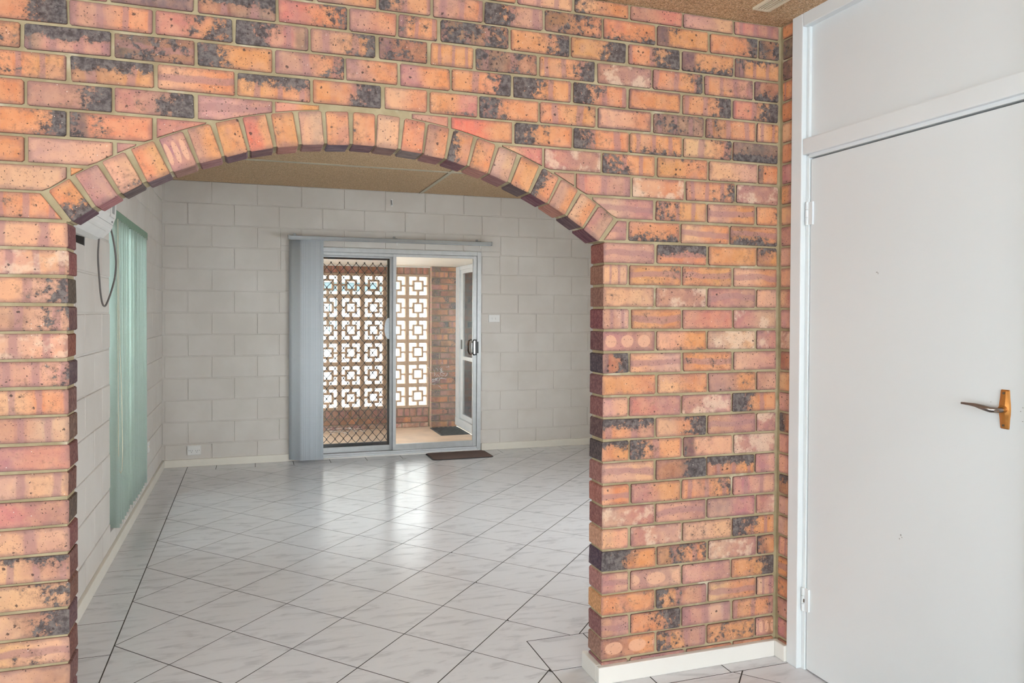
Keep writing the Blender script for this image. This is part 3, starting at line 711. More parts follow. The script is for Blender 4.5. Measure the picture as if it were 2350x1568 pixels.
for zz, w, d in [(1.084, .0118, .003), (1.0875, .0125, .006), (1.112, .0140, .008), (1.126, .0155, .010), (1.142, .0162, .011), (1.158, .0155, .010), (1.172, .0140, .008), (1.1955, .0125, .006), (1.199, .0118, .003)]:
    xb = XC + .020
    pl.append([(xb, hy - w, zz), (xb - d * .6, hy - w * .92, zz), (xb - d, hy - w * .35, zz), (xb - d, hy + w * .35, zz), (xb - d * .6, hy + w * .92, zz), (xb, hy + w, zz)])
vs = [p for r in pl for p in r]; fs = []
for i in range(len(pl) - 1):
    for k in range(5): fs.append((i * 6 + k, i * 6 + k + 1, i * 6 + 7 + k, i * 6 + 6 + k))
fs += [tuple(range(6)), tuple(range(len(vs) - 6, len(vs)))]
lp.add(vs, fs); plate = lp.build('back_plate', M['brass'], door, (XC, hy, hz))
for zz in (1.0945, 1.189): MB().tube([(XC + .016, hy, zz), (XC + .0105, hy, zz)], .0034, 10).build('screw', M['screw'], plate, (XC, hy, zz))
MB().tube([(XC + .014, hy, hz), (XC + .0055, hy, hz)], .0118, 18).build('collar', M['brass'], plate, (XC, hy, hz))
lv = MB().tube([(XC + .012, hy, hz - .002), (XC - .016, hy, hz - .002), (XC - .029, hy + .008, hz - .001), (XC - .033, hy + .025, hz + .003), (XC - .034, hy + .050, hz + .008), (XC - .035, hy + .068, hz + .0085), (XC - .036, hy + .091, hz + .0090)], [.0075, .0075, .0082, .0078, .0058, .0042, .0034], 12)
lv.build('lever', M['nickel'], door, (XC, hy, hz))
MB().tube([(XC - .0150, hy - .002, hz - .004), (XC - .0265, hy - .006, hz - .004)], .0045, 12).build('lever_end', M['nickel'], door, (XC, hy, hz))
ch = MB()
for (a, b, w, h) in [(1.971, 1.566, .006, .003), (1.966, 1.562, .002, .006), (1.862, .668, .004, .006), (1.858, .661, .003, .003), (1.867, .654, .003, .004), (1.470, 1.152, .003, .002), (1.476, 1.141, .003, .002), (1.470, 1.113, .003, .002), (1.562, 1.158, .003, .0015)]:
    ch.box(XC + .0196, XC + .0202, a - w / 2, a + w / 2, b - h / 2, b + h / 2)
ch.build('paint_chip', M['plastic_grey'], door, (XC, 1.8, 1))

# ------------------------------------------------------------------ window_1 in the left block wall
win = empty('window_1', (XL - .08, 5.15, WZ0), 'tall aluminium window behind the green vertical blind', 'window', kind='structure')
wb = lambda n, m, mt: m.build(n, mt, win, (XL - .08, 5.15, 1.0))
for a, b, c, d in [(WY0, WY0 + .04, WZ0, WZ1), (WY1 - .04, WY1, WZ0, WZ1), (WY0, WY1, WZ0, WZ0 + .04), (WY0, WY1, WZ1 - .04, WZ1), (5.135, 5.175, WZ0, WZ1)]:
    wb('window_frame', MB().bbox(XL - .095, XL - .062, a, b, c, d, .002), M['alu_white'])
for a, b in [(WY0 + .04, 5.135), (5.175, WY1 - .04)]: wb('pane', MB().box(XL - .080, XL - .076, a, b, WZ0 + .04, WZ1 - .04), M['glass'])
wb('reveal', MB().box(XL - .097, XL - .004, WY0 - .003, WY0, WZ0, WZ1).box(XL - .097, XL - .004, WY1, WY1 + .003, WZ0, WZ1).box(XL - .097, XL - .002, WY0, WY1, WZ0 - .003, WZ0), M['block'])

# ------------------------------------------------------------------ door_2 : aluminium sliding door with diamond grille screen
sd = empty('door_2', (1.352, D2 + .03, 0), 'aluminium sliding glass door with a black diamond-grille screen', 'sliding door', kind='structure')
def sp(n, m, mt, par=None, org=(1.352, 6.94, 1.0)): return m.build(n, mt, par or sd, org)
ya, yb = D2 - .008, D2 + .090
for a, b, c, d in [(DX1 - .042, DX1, .0, DZ1), (DX0, DX0 + .042, .0, DZ1)]: sp('jamb', MB().bbox(a, b, ya, yb, c, d, .002), M['alu'])
sp('head', MB().bbox(DX0 + .0422, DX1 - .0422, ya, yb, 1.992, DZ1, .002), M['alu'])
sp('head_track', MB().bbox(DX0 + .0424, 1.3365, ya + .012, yb - .001, 1.962, 1.9918, .002), M['alu'])
sp('sill', MB().bbox(DX0 + .0422, DX1 - .0422, ya - .010, yb, .0, .030, .003), M['alu_white'])
sp('sill_track', MB().bbox(DX0 + .0424, DX1 - .0424, ya + .004, yb - .001, .0302, .044, .002), M['alu_white'])
sp('sill_bead', MB().bbox(DX0 - .02, DX1 - .02, ya - .022, ya - .008, .0, .012, .003), M['plastic_white'])
# near panel on the right (the one with the handle), far panel on the left
def panel(x0, x1, y0, y1, z0, z1, sl, sr, tp, bt, nm):
    e = sp(nm, MB().bbox(x0, x0 + sl, y0, y1, z0, z1, .002).bbox(x1 - sr, x1, y0, y1, z0, z1, .002).bbox(x0 + sl, x1 - sr, y0, y1, z1 - tp, z1, .002).bbox(x0 + sl, x1 - sr, y0, y1, z0, z0 + bt, .002), M['alu'])
    ym = (y0 + y1) / 2
    sp('pane', MB().box(x0 + sl - .004, x1 - sr + .004, ym - .0025, ym + .0025, z0 + bt - .004, z1 - tp + .004), M['glass'], e)
    return e
pr_ = panel(1.337, 2.206, D2 + .004, D2 + .034, .046, 1.990, .032, .041, .026, .058, 'sliding_panel')
pf = panel(DX0 + .042, 1.352, D2 + .040, D2 + .066, .046, 1.962, .04, .042, .016, .052, 'fixed_panel')
# black screen door leaf outside the fixed panel
gy = D2 + .080
sp('screen_frame', MB().bbox(DX0 + .05, DX0 + .085, gy - .010, gy + .010, .096, 1.958, .002).bbox(1.292, 1.316, gy - .010, gy + .010, .096, 1.958, .002).bbox(DX0 + .08, 1.30, gy - .0098, gy + .0098, 1.930, 1.9578, .002).bbox(DX0 + .08, 1.30, gy - .0098, gy + .0098, .0962, .128, .002), M['black'])
GP, GV = 0.0815, 0.0985
def strand(x0, ph):
    path = []; z = .120; k = 0
    zs_ = []
    r = 0
    z = 1.898 - GV / 2 * 37
    while z < 1.945:
        side = (r + ph) % 2
        x = x0 + (GP / 2 - .0024 if side else .0024)
        path += [(x, gy, z - .006), (x, gy, z + .006)]; z += GV / 2; r += 1
    return path
k = 0
x = 0.7395 - GP / 2 * 6
g_lo, g_hi = DX0 + .082, 1.296
while x < g_hi - .005:
    pth = [(min(max(p[0], g_lo), g_hi), p[1], min(max(p[2], .122), 1.936)) for p in strand(x, (k + 1) % 2)]
    if x > g_lo - GP / 2:
        sp('grille_strand', MB().ribbon(pth, .0085, 'y', .0054), M['black'])
    x += GP / 2; k += 1
rv = MB()
for r in range(0, 38):
    zz = 1.898 - GV / 2 * 37 + GV / 2 * r; q = 0
    xx = 0.7395 - GP * 3 + (GP / 2 if (37 - r) % 2 else 0)
    while xx < g_hi:
        if xx > g_lo and .13 < zz < 1.93: rv.box(xx - .0065, xx + .0065, gy - .0055, gy + .0055, zz - .007, zz + .007)
        xx += GP
o = sp('grille_rivets', rv, M['black']); o['kind'] = 'stuff'
sp('fly_mesh', MB().box(g_lo, g_hi, gy + .0060, gy + .0064, .125, 1.935), M['flymesh'])
# pull handle
hd = MB(); HX = 2.176
hd.bbox(2.188, 2.221, D2 - .010, D2 + .004, .998, 1.118, .004)
hd.bbox(2.164, 2.204, D2 - .018, D2 + .004, .979, 1.139, .005)
hb = sp('pull_handle', hd, M['black_plastic'], None, (2.18, D2, 1.06))
sp('grip', MB().tube([(2.178, D2 - .012, 1.133), (2.160, D2 - .040, 1.133), (2.148, D2 - .048, 1.122), (2.143, D2 - .052, 1.095), (2.142, D2 - .052, 1.060), (2.143, D2 - .052, 1.022), (2.148, D2 - .048, .996), (2.160, D2 - .040, .985), (2.178, D2 - .012, .985)], .0075, 10), M['black_plastic'], hb)
sp('grip_inlay', MB().tube([(2.1365, D2 - .0565, 1.108), (2.135, D2 - .058, 1.06), (2.1365, D2 - .0565, 1.01)], .0034, 8), M['chrome'], hb)
sp('lock_plate', MB().bbox(2.168, 2.183, D2 - .021, D2 - .015, .992, 1.128, .001), M['chrome'], hb)
# pale oval at hand height and torn tape left on the glass
def disc(cx, cz, rx, rz, y, n=28): return [(cx + rx * math.cos(2 * math.pi * i / n), cz + rz * math.sin(2 * math.pi * i / n)) for i in range(n)]
sp('pale_oval_patch', MB().prism([p for p in disc(1.300, 1.253, .040, .105, 0) if p[0] < 1.309] , D2 + .0490, D2 + .0500, 'y'), M['pale_oval'], pf)
tp = MB(); rr = random.Random(5)
for cx, cz, n_, s_ in [(1.685, .80, 9, .05), (1.83, .78, 14, .075), (1.78, .72, 8, .05), (1.87, .86, 6, .05), (1.52, .55, 4, .03), (1.66, .74, 6, .04)]:
    for _ in range(n_):
        a = rr.uniform(0, 6.28); p = Vector((cx + rr.uniform(-s_, s_), 0, cz + rr.uniform(-s_, s_))); path = []
        for q in range(5):
            path.append((p.x, D2 + .0158, p.z)); a += rr.uniform(-1.1, 1.1); p = p + Vector((math.cos(a), 0, math.sin(a))) * rr.uniform(.004, .016)
        tp.ribbon(path, .0006, 'y', rr.uniform(.0012, .0045))
sp('torn_tape', tp, M['scrap'], pr_); 
tp = MB()
for _ in range(34):
    a = rr.uniform(-.5, .5); p = Vector((rr.uniform(.70, 1.02), 0, rr.uniform(.235, .285))); path = []
    for q in range(5):
        path.append((p.x, D2 + .0490, p.z)); a += rr.uniform(-.9, .9); p = p + Vector((math.cos(a), 0, math.sin(a) * .5)) * rr.uniform(.006, .02)
    tp.ribbon(path, .0006, 'y', rr.uniform(.001, .003))
sp('torn_tape', tp, M['scrap'], pf)

# ------------------------------------------------------------------ vertical blinds
vb = empty('vertical_blind', (0.5, D2 - .08, 0), 'pale grey vertical blind drawn aside in a bundle next to the sliding door', 'blind')
rl = MB().bbox(.329, 2.322, D2 - .128, D2 - .085, 2.094, 2.126, .003).build('headrail', M['rail_grey'], vb, (1.3, D2 - .1, 2.1))
MB().box(.340, 2.312, D2 - .118, D2 - .095, 2.088, 2.0945).build('track_slot', M['rail_grey'], rl, (1.3, D2 - .1, 2.09))
MB().bbox(.322, .336, D2 - .132, D2 - .080, 2.090, 2.130, .002).build('end_cap', M['plastic_grey'], rl, (.33, D2 - .1, 2.1))
MB().bbox(2.314, 2.327, D2 - .132, D2 - .080, 2.090, 2.130, .002).build('end_cap', M['plastic_grey'], rl, (2.32, D2 - .1, 2.1))
for bx in (.39, 1.345, 2.20):
    MB().box(bx - .012, bx + .012, D2 - .10, D2, 2.124, 2.134).box(bx - .012, bx + .012, D2 - .006, D2, 2.10, 2.16).build('bracket', M['rail_grey'], rl, (bx, D2 - .05, 2.12))
for bx in (1.352, 2.205):
    MB().box(bx - .004, bx + .004, D2 - .110, D2 - .100, 2.062, 2.092).build('carrier', M['plastic_white'], rl, (bx, D2 - .1, 2.07))
def slat_mesh(w, z0, z1, bow=.006, n=4, th=.0012):
    vs = []; fs = []
    for s_ in (1, -1):
        for i in range(n + 1):
            t = i / n - .5; c = bow * (1 - 4 * t * t) + s_ * th / 2
            vs += [(t * w, c, z0), (t * w, c, z1)]
    m = 2 * (n + 1)
    for i in range(n):
        fs += [(2 * i, 2 * i + 2, 2 * i + 3, 2 * i + 1), (m + 2 * i + 1, m + 2 * i + 3, m + 2 * i + 2, m + 2 * i)]
        fs += [(2 * i, m + 2 * i, m + 2 * i + 2, 2 * i + 2), (2 * i + 1, 2 * i + 3, m + 2 * i + 3, m + 2 * i + 1)]
    fs += [(0, 1, m + 1, m), (2 * n, m + 2 * n, m + 2 * n + 1, 2 * n + 1)]
    return MB().add(vs, fs, True).mesh('slat')
gm = slat_mesh(.150, .018, 2.090, .004)
for k in range(13):
    dx = .0154 * k + rnd.uniform(-.002, .002)
    put('slat', gm, M['grey_fabric'], (.399 + dx, D2 - .072 - .0006 * k, 0), vb, (0, 0, math.radians(-33 - rnd.uniform(-4, 4))))
gb = empty('vertical_blind', (XL, 5.1, WZ0), 'mint green vertical blind hanging open in the tall left window', 'blind')
grl = MB().bbox(XL - .028, XL + .022, WY0 + .004, WY1 - .05, 1.950, 2.003, .003).build('headrail', M['rail_green'], gb, (XL, 5.1, 1.97))
sm = slat_mesh(.089, .162 - WZ0, 1.948 - WZ0, .004)
k = 0; yy = 4.515
while yy < WY1 - .20:
    ang = 66 + rnd.uniform(-7, 7)
    if k == 5: ang = 48
    s_ = put('slat', sm, M['green_fabric'], (XL - .003, yy, WZ0), gb, (0, 0, math.radians(90 - ang + 90 - 90)))
    s_.rotation_euler = (0, 0, math.radians(180 - (90 - ang)))
    yy += .0868; k += 1
# bottom chains linking the slats
for xx in (XL + .038, XL - .042):
    p = []; yy = 4.515; z_ = .170
    q = 4.515
    while q < WY1 - .22:
        p += [(xx, q, .172), (xx, q + .029, .150), (xx, q + .058, .150)]; q += .0868
    p.append((xx, q, .172))
    MB().tube(p, .0016, 5).build('bottom_chain', M['plastic_white'], gb, (XL, 5, .16))
cp = [(XL + .034, 4.50, 1.95), (XL + .034, 4.497, 1.5), (XL + .034, 4.497, 1.10), (XL + .034, 4.50, .62), (XL + .036, 4.507, .50), (XL + .040, 4.535, .47), (XL + .043, 4.56, .485), (XL + .045, 4.57, .58), (XL + .043, 4.56, .9), (XL + .036, 4.53, 1.3), (XL + .034, 4.52, 1.95)]
MB().tube(cp, .0016, 6).build('pull_cord', M['plastic_cream'], gb, (XL, 4.5, 1.2))

# ------------------------------------------------------------------ air conditioner with its hanging lead
ac = empty('air_conditioner', (XL, 3.17, 1.74), 'white wall-mounted air conditioner on the block wall before the window', 'air conditioner')
A0, A1 = 2.74, 3.605
pf_ = [(.0015, 1.765), (.085, 1.742), (.118, 1.752), (.150, 1.785), (.168, 1.84), (.172, 1.92), (.166, 2.01), (.13, 2.045), (.0015, 2.05)]
MB().prism([(XL + u, w) for u, w in pf_], A0, A1, 'y').build('casing', M['plastic_white'], ac, (XL, 3.17, 1.9))
ap = lambda n, m, mt: m.build(n, mt, ac, (XL, 3.17, 1.9))
ap('front_panel', MB().prism([(XL + .1535, 1.792), (XL + .1735, 1.845), (XL + .1775, 1.92), (XL + .172, 2.00), (XL + .160, 2.00), (XL + .160, 1.80)], A0 + .03, A1 - .012, 'y'), M['plastic_white'])
ap('louvre', MB().prism([(XL + .088, 1.736), (XL + .120, 1.744), (XL + .148, 1.772), (XL + .146, 1.776), (XL + .118, 1.750), (XL + .087, 1.741)], A0 + .05, A1 - .10, 'y'), M['plastic_white'])
ap('slot_shade_strip', MB().prism([(XL + .1225, 1.7545), (XL + .1310, 1.7630), (XL + .1300, 1.7640), (XL + .1215, 1.7555)], A0 + .05, A1 - .16, 'y'), M['plastic_grey'])  # raised grey strip drawn in for the shaded gap by the louvre
ap('seam', MB().prism([(XL + .1600, 1.8090), (XL + .1610, 1.8110), (XL + .1580, 1.8120), (XL + .1570, 1.8100)], A0 + .03, A1 - .002, 'y'), M['plastic_grey'])
ap('display', MB().prism([(XL + .1665, 1.852), (XL + .1790, 1.852), (XL + .1810, 1.905), (XL + .1685, 1.905)], A1 - .125, A1 - .075, 'y'), M['plastic_grey'])
ap('display_bezel', MB().prism([(XL + .1660, 1.835), (XL + .1770, 1.835), (XL + .1798, 1.918), (XL + .1690, 1.918)], A1 - .15, A1 - .05, 'y'), M['plastic_white'])
ap('badge', MB().box(XL + .1700, XL + .1745, A1 - .10, A1 - .085, 1.812, 1.820), M['plastic_grey'])
cpath = []
for t in range(25):
    u = t / 24
    cpath.append(u)
pts = [(.105, 3.595, 1.770), (.100, 3.60, 1.72), (.098, 3.60, 1.66), (.102, 3.60, 1.58), (.108, 3.60, 1.50), (.114, 3.605, 1.455), (.121, 3.615, 1.440), (.128, 3.63, 1.452), (.140, 3.655, 1.50), (.153, 3.68, 1.57), (.158, 3.69, 1.64), (.155, 3.685, 1.70), (.148, 3.67, 1.76), (.140, 3.65, 1.81), (.125, 3.63, 1.86), (.09, 3.612, 1.90), (.06, 3.604, 1.91)]
def smooth(P, n=5):
    P = [Vector(p) for p in P]; out = []
    for i in range(len(P) - 1):
        p0, p1, p2, p3 = P[max(i - 1, 0)], P[i], P[i + 1], P[min(i + 2, len(P) - 1)]
        for k in range(n):
            t = k / n; out.append(.5 * ((2 * p1) + (p2 - p0) * t + (2 * p0 - 5 * p1 + 4 * p2 - p3) * t * t + (3 * p1 - p0 - 3 * p2 + p3) * t ** 3))
    out.append(P[-1]); return [tuple(p) for p in out]
ap('power_lead', MB().tube(smooth([(XL + a, b, c) for a, b, c in pts]), .0042, 8), M['cable'])
wh = empty('wall_plate', (XL + .001, 3.70, 1.76), 'dark square opening in the block wall under the air conditioner', 'wall plate')
MB().box(XL - .001, XL + .0025, 3.60, 3.792, 1.732, 1.80).build('plate', M['void'], wh, (XL, 3.7, 1.76))
MB().box(XL - .001, XL + .005, 3.788, 3.794, 1.730, 1.80).build('rim', M['plastic_grey'], wh, (XL, 3.79, 1.76))

# ------------------------------------------------------------------ fittings on the walls
po = empty('power_outlet', (-.500, D2, .147), 'white double power outlet low on the back wall above the baseboard', 'power outlet')
MB().bbox(-.558, -.443, D2 - .010, D2 + .001, .106, .188, .003).build('plate', M['plastic_white'], po, (-.5, D2, .147))
MB().box(-.560, -.441, D2 - .0035, D2, .104, .190).build('surround', M['plastic_white'], po, (-.5, D2, .147))
for sx in (-.540, -.461):
    MB().bbox(sx - .008, sx + .008, D2 - .0135, D2 - .009, .158, .176, .001).build('rocker_switch', M['plastic_white'], po, (sx, D2, .167))
    MB().box(sx - .009, sx + .009, D2 - .0105, D2 - .0098, .157, .177).build('switch_gap', M['plastic_white'], po, (sx, D2, .167))
for cx in (-.523, -.478):
    for dx, dz, a in ((-.008, .004, 30), (.008, .004, -30), (0, -.010, 0)):
        ca_, sa_ = math.cos(math.radians(a)), math.sin(math.radians(a)); w, h = .0014, .0042
        q = [(cx + dx + u * ca_ - v * sa_, .140 + dz + u * sa_ + v * ca_) for u, v in ((-w, -h), (w, -h), (w, h), (-w, h))]
        MB().prism(q, D2 - .0108, D2 - .009, 'y').build('pin_slot', M['void'], po, (cx, D2, .14))
for cx in (-.545, -.456): MB().tube([(cx, D2 - .0108, .147), (cx, D2 - .009, .147)], .0025, 8).build('screw', M['void'], po, (cx, D2, .147))
sw = empty('wall_switch', (2.389, D2, 1.355), 'white two-dolly wall switch beside the sliding door', 'wall switch')
MB().bbox(2.330, 2.448, D2 - .010, D2 + .001, 1.318, 1.392, .003).build('plate', M['plastic_white'], sw, (2.389, D2, 1.355))
for cx in (2.374, 2.408): MB().bbox(cx - .0065, cx + .0065, D2 - .0145, D2 - .009, 1.345, 1.363, .0015).build('rocker_switch', M['plastic_white'], sw, (cx, D2, 1.355))
so = empty('wall_switch', (XL, 5.955, .367), 'white socket plate low on the window wall right of the green blind', 'wall switch')
MB().bbox(XL - .001, XL + .011, 5.92, 5.99, .325, .410, .003).build('plate', M['plastic_white'], so, (XL, 5.955, .367))
MB().bbox(XL + .010, XL + .014, 5.945, 5.960, .360, .376, .001).build('rocker_switch', M['plastic_cream'], so, (XL, 5.955, .367))
hk = empty('wall_hook', (1.318, D2, 2.49), 'small clear stick-on hook high on the block wall above the sliding door', 'hook')
MB().bbox(1.305, 1.331, D2 - .004, D2 + .001, 2.455, 2.528, .004).build('base', M['plastic_white'], hk, (1.318, D2, 2.49))
MB().tube(smooth([(1.318, D2 - .004, 2.515), (1.318, D2 - .012, 2.500), (1.318, D2 - .014, 2.48), (1.318, D2 - .020, 2.468), (1.318, D2 - .028, 2.480)], 4), .004, 8).build('hook', M['plastic_grey'], hk, (1.318, D2, 2.48))
av = empty('ceiling_vent', (1.89, 2.11, ZC), 'cream slatted ceiling vent above the white door', 'vent')
V0, V1, W0, W1 = 1.853, 1.931, 1.90, 2.318
MB().box(V0 + .006, V1 - .006, W0 + .006, W1 - .006, ZC - .0015, ZC).build('duct', M['plastic_cream'], av, (1.89, 2.11, ZC))
MB().bbox(V0, V0 + .013, W0, W1, ZC - .010, ZC + .001, .002).bbox(V1 - .013, V1, W0, W1, ZC - .010, ZC + .001, .002).bbox(V0 + .0131, V1 - .0131, W1 - .013, W1, ZC - .010, ZC + .001, .002).bbox(V0 + .0131, V1 - .0131, W0, W0 + .013, ZC - .010, ZC + .001, .002).build('frame', M['plastic_cream'], av, (1.89, 2.11, ZC))
for k in range(4):
    xx = V0 + .0205 + .0122 * k
    MB().prism([(xx - .0035, ZC - .0095), (xx + .0030, ZC - .0095), (xx + .0050, ZC - .001), (xx - .0010, ZC - .001)], W0 + .012, W1 - .012, 'y').build('slat', M['plastic_cream'], av, (xx, 2.11, ZC))

# ------------------------------------------------------------------ mats
def rounded(x0, x1, a0, a1, r, n=5):
    out = []
    for cx, cy, s in ((x1 - r, a0 + r, -90), (x1 - r, a1 - r, 0), (x0 + r, a1 - r, 90), (x0 + r, a0 + r, 180)):
        for i in range(n + 1):
            t = math.radians(s + 90 * i / n); out.append((cx + r * math.cos(t), cy + r * math.sin(t)))
    return out
mt = empty('doormat', (1.98, 6.70, 0), 'dark brown carpet doormat on the tiles inside the sliding door', 'doormat')
MB().prism(rounded(1.655, 2.275, 6.545, 6.885, .045), .006, 0.0, 'z', .003).build('rubber_edge', M['rubber'], mt, (1.97, 6.7, 0))
MB().prism(rounded(1.668, 2.262, 6.558, 6.872, .038), .0105, .004, 'z', .003).build('pile', M['mat_brown'], mt, (1.97, 6.7, 0))
om = empty('doormat', (2.46, 8.86, ZP), 'black ribbed rubber doormat on the patio concrete by the brick pillar', 'doormat')
MB().prism(rounded(2.268, 2.652, 8.565, 9.150, .008, 2), ZP + .008, ZP, 'z', .003).build('base', M['rubber'], om, (2.46, 8.86, ZP))
for k in range(-8, 14):
    b = 8.56 + k * .055
    q = [(2.285, b), (2.285, b + .026), (2.637, b + .026 + .30), (2.637, b + .30)][::-1]
    q = clip(q, 0, -1, -8.585); q = clip(q, 0, 1, 9.130) if q else q
    if q and len(q) > 2: MB().prism(q, ZP + .014, ZP + .007, 'z', .002).build('rib', M['rubber'], om, (2.46, 8.86, ZP))

# ------------------------------------------------------------------ patio beyond the glass
DS = 9.30                                    # face of the breeze-block screen
pflr = MB().box(-3.2, 2.66, D2 + .098, 9.42, ZP - .08, ZP).build('floor_patio', M['concrete']); tag(pflr, 'tan painted concrete floor of the patio', 'floor', kind='structure')
pcl = MB().box(-3.2, 2.72, D2 + .098, 9.75, 2.027, 2.06).build('ceiling_patio', M['soffit']); tag(pcl, 'off-white soffit over the patio', 'ceiling', kind='structure')
MB().bbox(-.9, 2.66, DS - .02, DS - .002, 2.012, 2.028, .002).build('bead', M['soffit'], pcl, (1, DS, 2.02))
wp = MB(); wp.box(-.72, 2.30, DS + .012, DS + .10, ZP, .134); wp.box(-.72, 2.30, DS + .012, DS + .10, 1.915, 2.03); wp.box(2.302, 2.655, DS - .088, DS + .10, ZP, 2.03)
wall_patio = wp.build('wall_patio', M['mortar']); tag(wall_patio, 'patio screen wall of brick courses and breeze blocks with a brick pillar', 'wall', kind='structure')
bz = MB(); s = .297; h2 = s / 2
def ringbox(o_, i_, y0_, y1_):
    bz.box(-o_, o_, y0_, y1_, i_, o_); bz.box(-o_, o_, y0_, y1_, -o_, -i_); bz.box(-o_, -i_, y0_, y1_, -i_, i_); bz.box(i_, o_, y0_, y1_, -i_, i_)
ringbox(h2 - .0015, .1225, 0, .09); ringbox(.0745, .0495, .004, .086)
for a, b in ((0, 1), (0, -1), (1, 0), (-1, 0)):
    if a: bz.box(min(a * .0745, a * .1225), max(a * .0745, a * .1225), .004, .086, -.0115, .0115)
    else: bz.box(-.0155, .0155, .004, .086, min(b * .0745, b * .1225), max(b * .0745, b * .1225))
bzm = bz.mesh('breeze_block'); PX, PZ = .2985, .2965
for i in range(10):
    for j in range(6):
        o = put('breeze_block', bzm, M['breeze'], (2.2905 - PX * (i + .5), DS, .137 + PZ * (j + .5)), wall_patio)
jb = MB()
for i in range(11): jb.box(2.2905 - PX * i - .0035, 2.2905 - PX * i + .0035, DS + .006, DS + .084, .135, 1.918)
for j in range(7): jb.box(2.2905 - PX * 10, 2.2905, DS + .0062, DS + .0838, .137 + PZ * j - .0035, .137 + PZ * j + .0035)
jb.build('breeze_joint', M['breeze'], wall_patio, (1, DS, 1))
def pbrick(x0, x1, z0, z1, code, y=DS, dep=.09, name='brick'):
    cx, cz = (x0 + x1) / 2, (z0 + z1) / 2
    o = MB().prism(brick_poly(x0, x1, z0, z1, .002), y + rnd.uniform(-.002, .002), y + dep, 'y', .003).build(name, M['brick'], wall_patio, (cx, y, cz)); brick_props(o, code, (190, 150, 130)); return o
x = 2.282
while x > -.7:
    pbrick(x - .0765, x, .022, .128, rnd.choice(['mm0n', 'md1n', 'mm1nv', 'dm1n', 'mb0n'])); pbrick(x - .0765, x, 1.921, 2.022, rnd.choice(['bm0n', 'mb0n', 'mm0n', 'rb1n'])); x -= .0865
for c, z0 in enumerate((-.062, -.1285)):
    x = 2.282 + (.115 if c else 0)
    while x > -.7:
        x0, x1 = x - .229, min(x, 2.282)
        pbrick(x0, x1, z0, z0 + (.0745 if c == 0 else .058), rnd.choice(['bm1n', 'mb1n', 'bo1n', 'mm1n']) if c == 0 else rnd.choice(['tm0nw', 'mt0nw'])); x -= .239
n = 0; z0 = ZP + .004; PC = ['bo1n', 'bo2r', 'mb1n', 'bo3r', 'bb2a', 'mo1n', 'bo1nv', 'bm4r', 'bo0n']
while z0 < 2.0:
    z1 = min(z0 + .0745, 2.022); h_ = n % 2
    if h_: seg = [(2.300, 2.410), (2.420, 2.648)]
    else: seg = [(2.300, 2.528), (2.538, 2.648)]
    for a, b in seg:
        code = rnd.choice(PC)
        if h_ and a < 2.35: code = rnd.choice(['dk4a', 'dk5a', 'dd3a', 'bm1n', 'kd5a'])
        pbrick(a, b, z0, z1, code, DS - .10, .10)
    z0 += .0836; n += 1
# side door of the house, opening on the patio
d3 = empty('door_3', (2.66, 8.8, ZP), 'white aluminium-framed glazed side door on the patio', 'door', kind='structure')
wside = MB().box(2.665, 2.76, D2 + .098, 7.6, ZP, 2.03).box(2.665, 2.76, 9.19, 9.42, ZP, 2.03).box(2.665, 2.76, 7.6, 9.19, ZP, ZP + .03).build('wall_patio_side', M['mortar'])
tag(wside, 'house wall along the right side of the patio', 'wall', kind='structure')
def dp(n, m, mt, par=None): return m.build(n, mt, par or d3, (2.66, 8.8, 1.0))
dp('frame', MB().bbox(2.632, 2.700, 9.03, 9.195, ZP + .04, 2.022, .003).bbox(2.640, 2.700, 7.70, 9.03, 1.975, 2.024, .003).bbox(2.640, 2.700, 7.60, 7.70, ZP + .04, 2.0, .003), M['alu_white'])
dp('sill', MB().bbox(2.628, 2.710, 7.60, 9.195, ZP + .03, .005, .004), M['alu_white'])
dl = dp('leaf', MB().bbox(2.655, 2.690, 8.93, 9.03, .010, 1.976, .003).bbox(2.655, 2.690, 7.70, 7.80, .010, 1.976, .003).bbox(2.655, 2.690, 7.8, 8.94, 1.925, 1.976, .003).bbox(2.655, 2.690, 7.8, 8.94, .010, .075, .003).bbox(2.655, 2.690, 7.8, 8.94, .790, .838, .003), M['alu_white'])
for a, b in ((.075, .79), (.838, 1.925)): dp('pane', MB().box(2.669, 2.674, 7.8, 8.93, a, b), M['glass'], dl)
dp('latch', MB().bbox(2.642, 2.656, 8.945, 8.985, .93, 1.055, .004), M['black_plastic'], dl)
w4 = MB().box(2.95, 3.0, 7.2, 9.4, ZP, 2.03).box(2.76, 3.0, 9.36, 9.42, ZP, 2.03).build('wall_porch', M['mortar']); tag(w4, 'brick wall seen through the patio side door', 'wall', kind='structure')
n = 0; z0 = ZP + .004
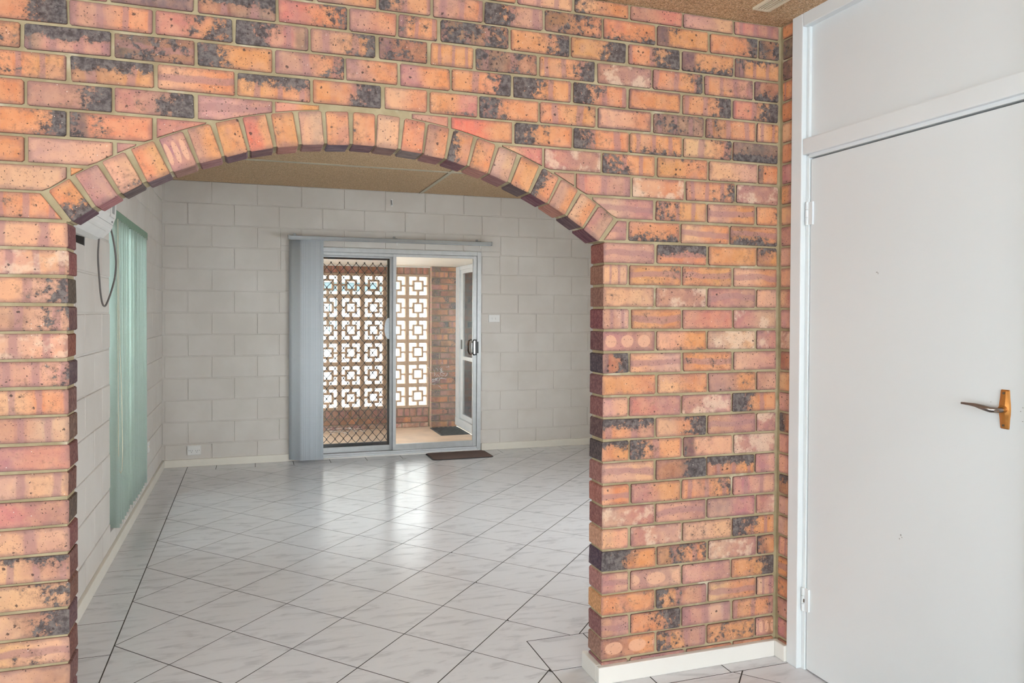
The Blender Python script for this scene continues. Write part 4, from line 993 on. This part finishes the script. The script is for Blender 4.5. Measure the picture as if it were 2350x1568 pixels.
while z0 < 1.95:
    y_ = 7.25 + (n % 2) * .12
    while y_ < 9.2:
        m_ = MB().prism(brick_poly(-.1145, .1145, -.037, .037, .002), 0, .02, 'y', .003).mesh('brick')
        brick_props(put('brick', m_, M['brick'], (2.945, y_ + .115, z0 + .037), w4, (0, 0, math.radians(-90))), rnd.choice(PC)); y_ += .239
    z0 += .0836; n += 1
    if n > 24: break

# ------------------------------------------------------------------ outside, past the screen
gr = MB().box(-25, 25, 9.42, 40, -.30, -.22).build('ground', M['ground']); tag(gr, 'pale ground outside the breeze-block screen', 'ground', kind='structure')
fe = empty('paling_fence', (2, 13.0, -.22), 'white upright paling fence outside beyond the breeze blocks', 'fence')
x = -4.0
pm = MB().bbox(-.045, .045, -.01, .01, 0, 1.95, .003).mesh('paling')
while x < 6.5:
    put('paling', pm, M['paling'], (x, 13.0, -.22 + rnd.uniform(-.02, .02)), fe); x += .115
for zz in (.25, 1.35): MB().box(-4.1, 6.6, 13.012, 13.05, zz, zz + .07).build('rail', M['paling'], fe, (1, 13, zz))
hs = empty('house', (2, 19.0, -.22), 'pale neighbouring house with a cream roof and teal band beyond the fence', 'house')
MB().box(-6, 9, 19.0, 25, -.25, 2.0).build('wall', M['render'], hs, (1, 19, 1))
MB().box(-6.3, 9.3, 18.4, 18.7, 1.95, 2.17).build('fascia', M['teal'], hs, (1, 18.5, 2))
MB().prism([(18.35, 2.17), (25, 2.17), (25, 5.2)], -6.4, 9.4, 'x').build('roof', M['cream_roof'], hs, (1, 20, 3))
for wx in (-2.5, 1.2, 3.4): MB().box(wx, wx + 1.1, 18.97, 19.02, .9, 1.85).build('window', M['teal'], hs, (wx, 19, 1.3))
bw = MB().box(-2.9, -2.75, 1.5, 9.0, -.25, 1.3).build('sky_blocker_wall', M['blocker'], None, (-2.8, 5, -.25)); tag(bw, 'added unseen boundary wall outside the left window', 'wall', kind='structure')  # added out of view to keep low sky out of the window
gl_ = MB().box(-12, XL - .1, 2.6, 9.42, -.34, -.26).build('ground_side', M['ground']); tag(gl_, 'pale ground outside the left window', 'ground', kind='structure')
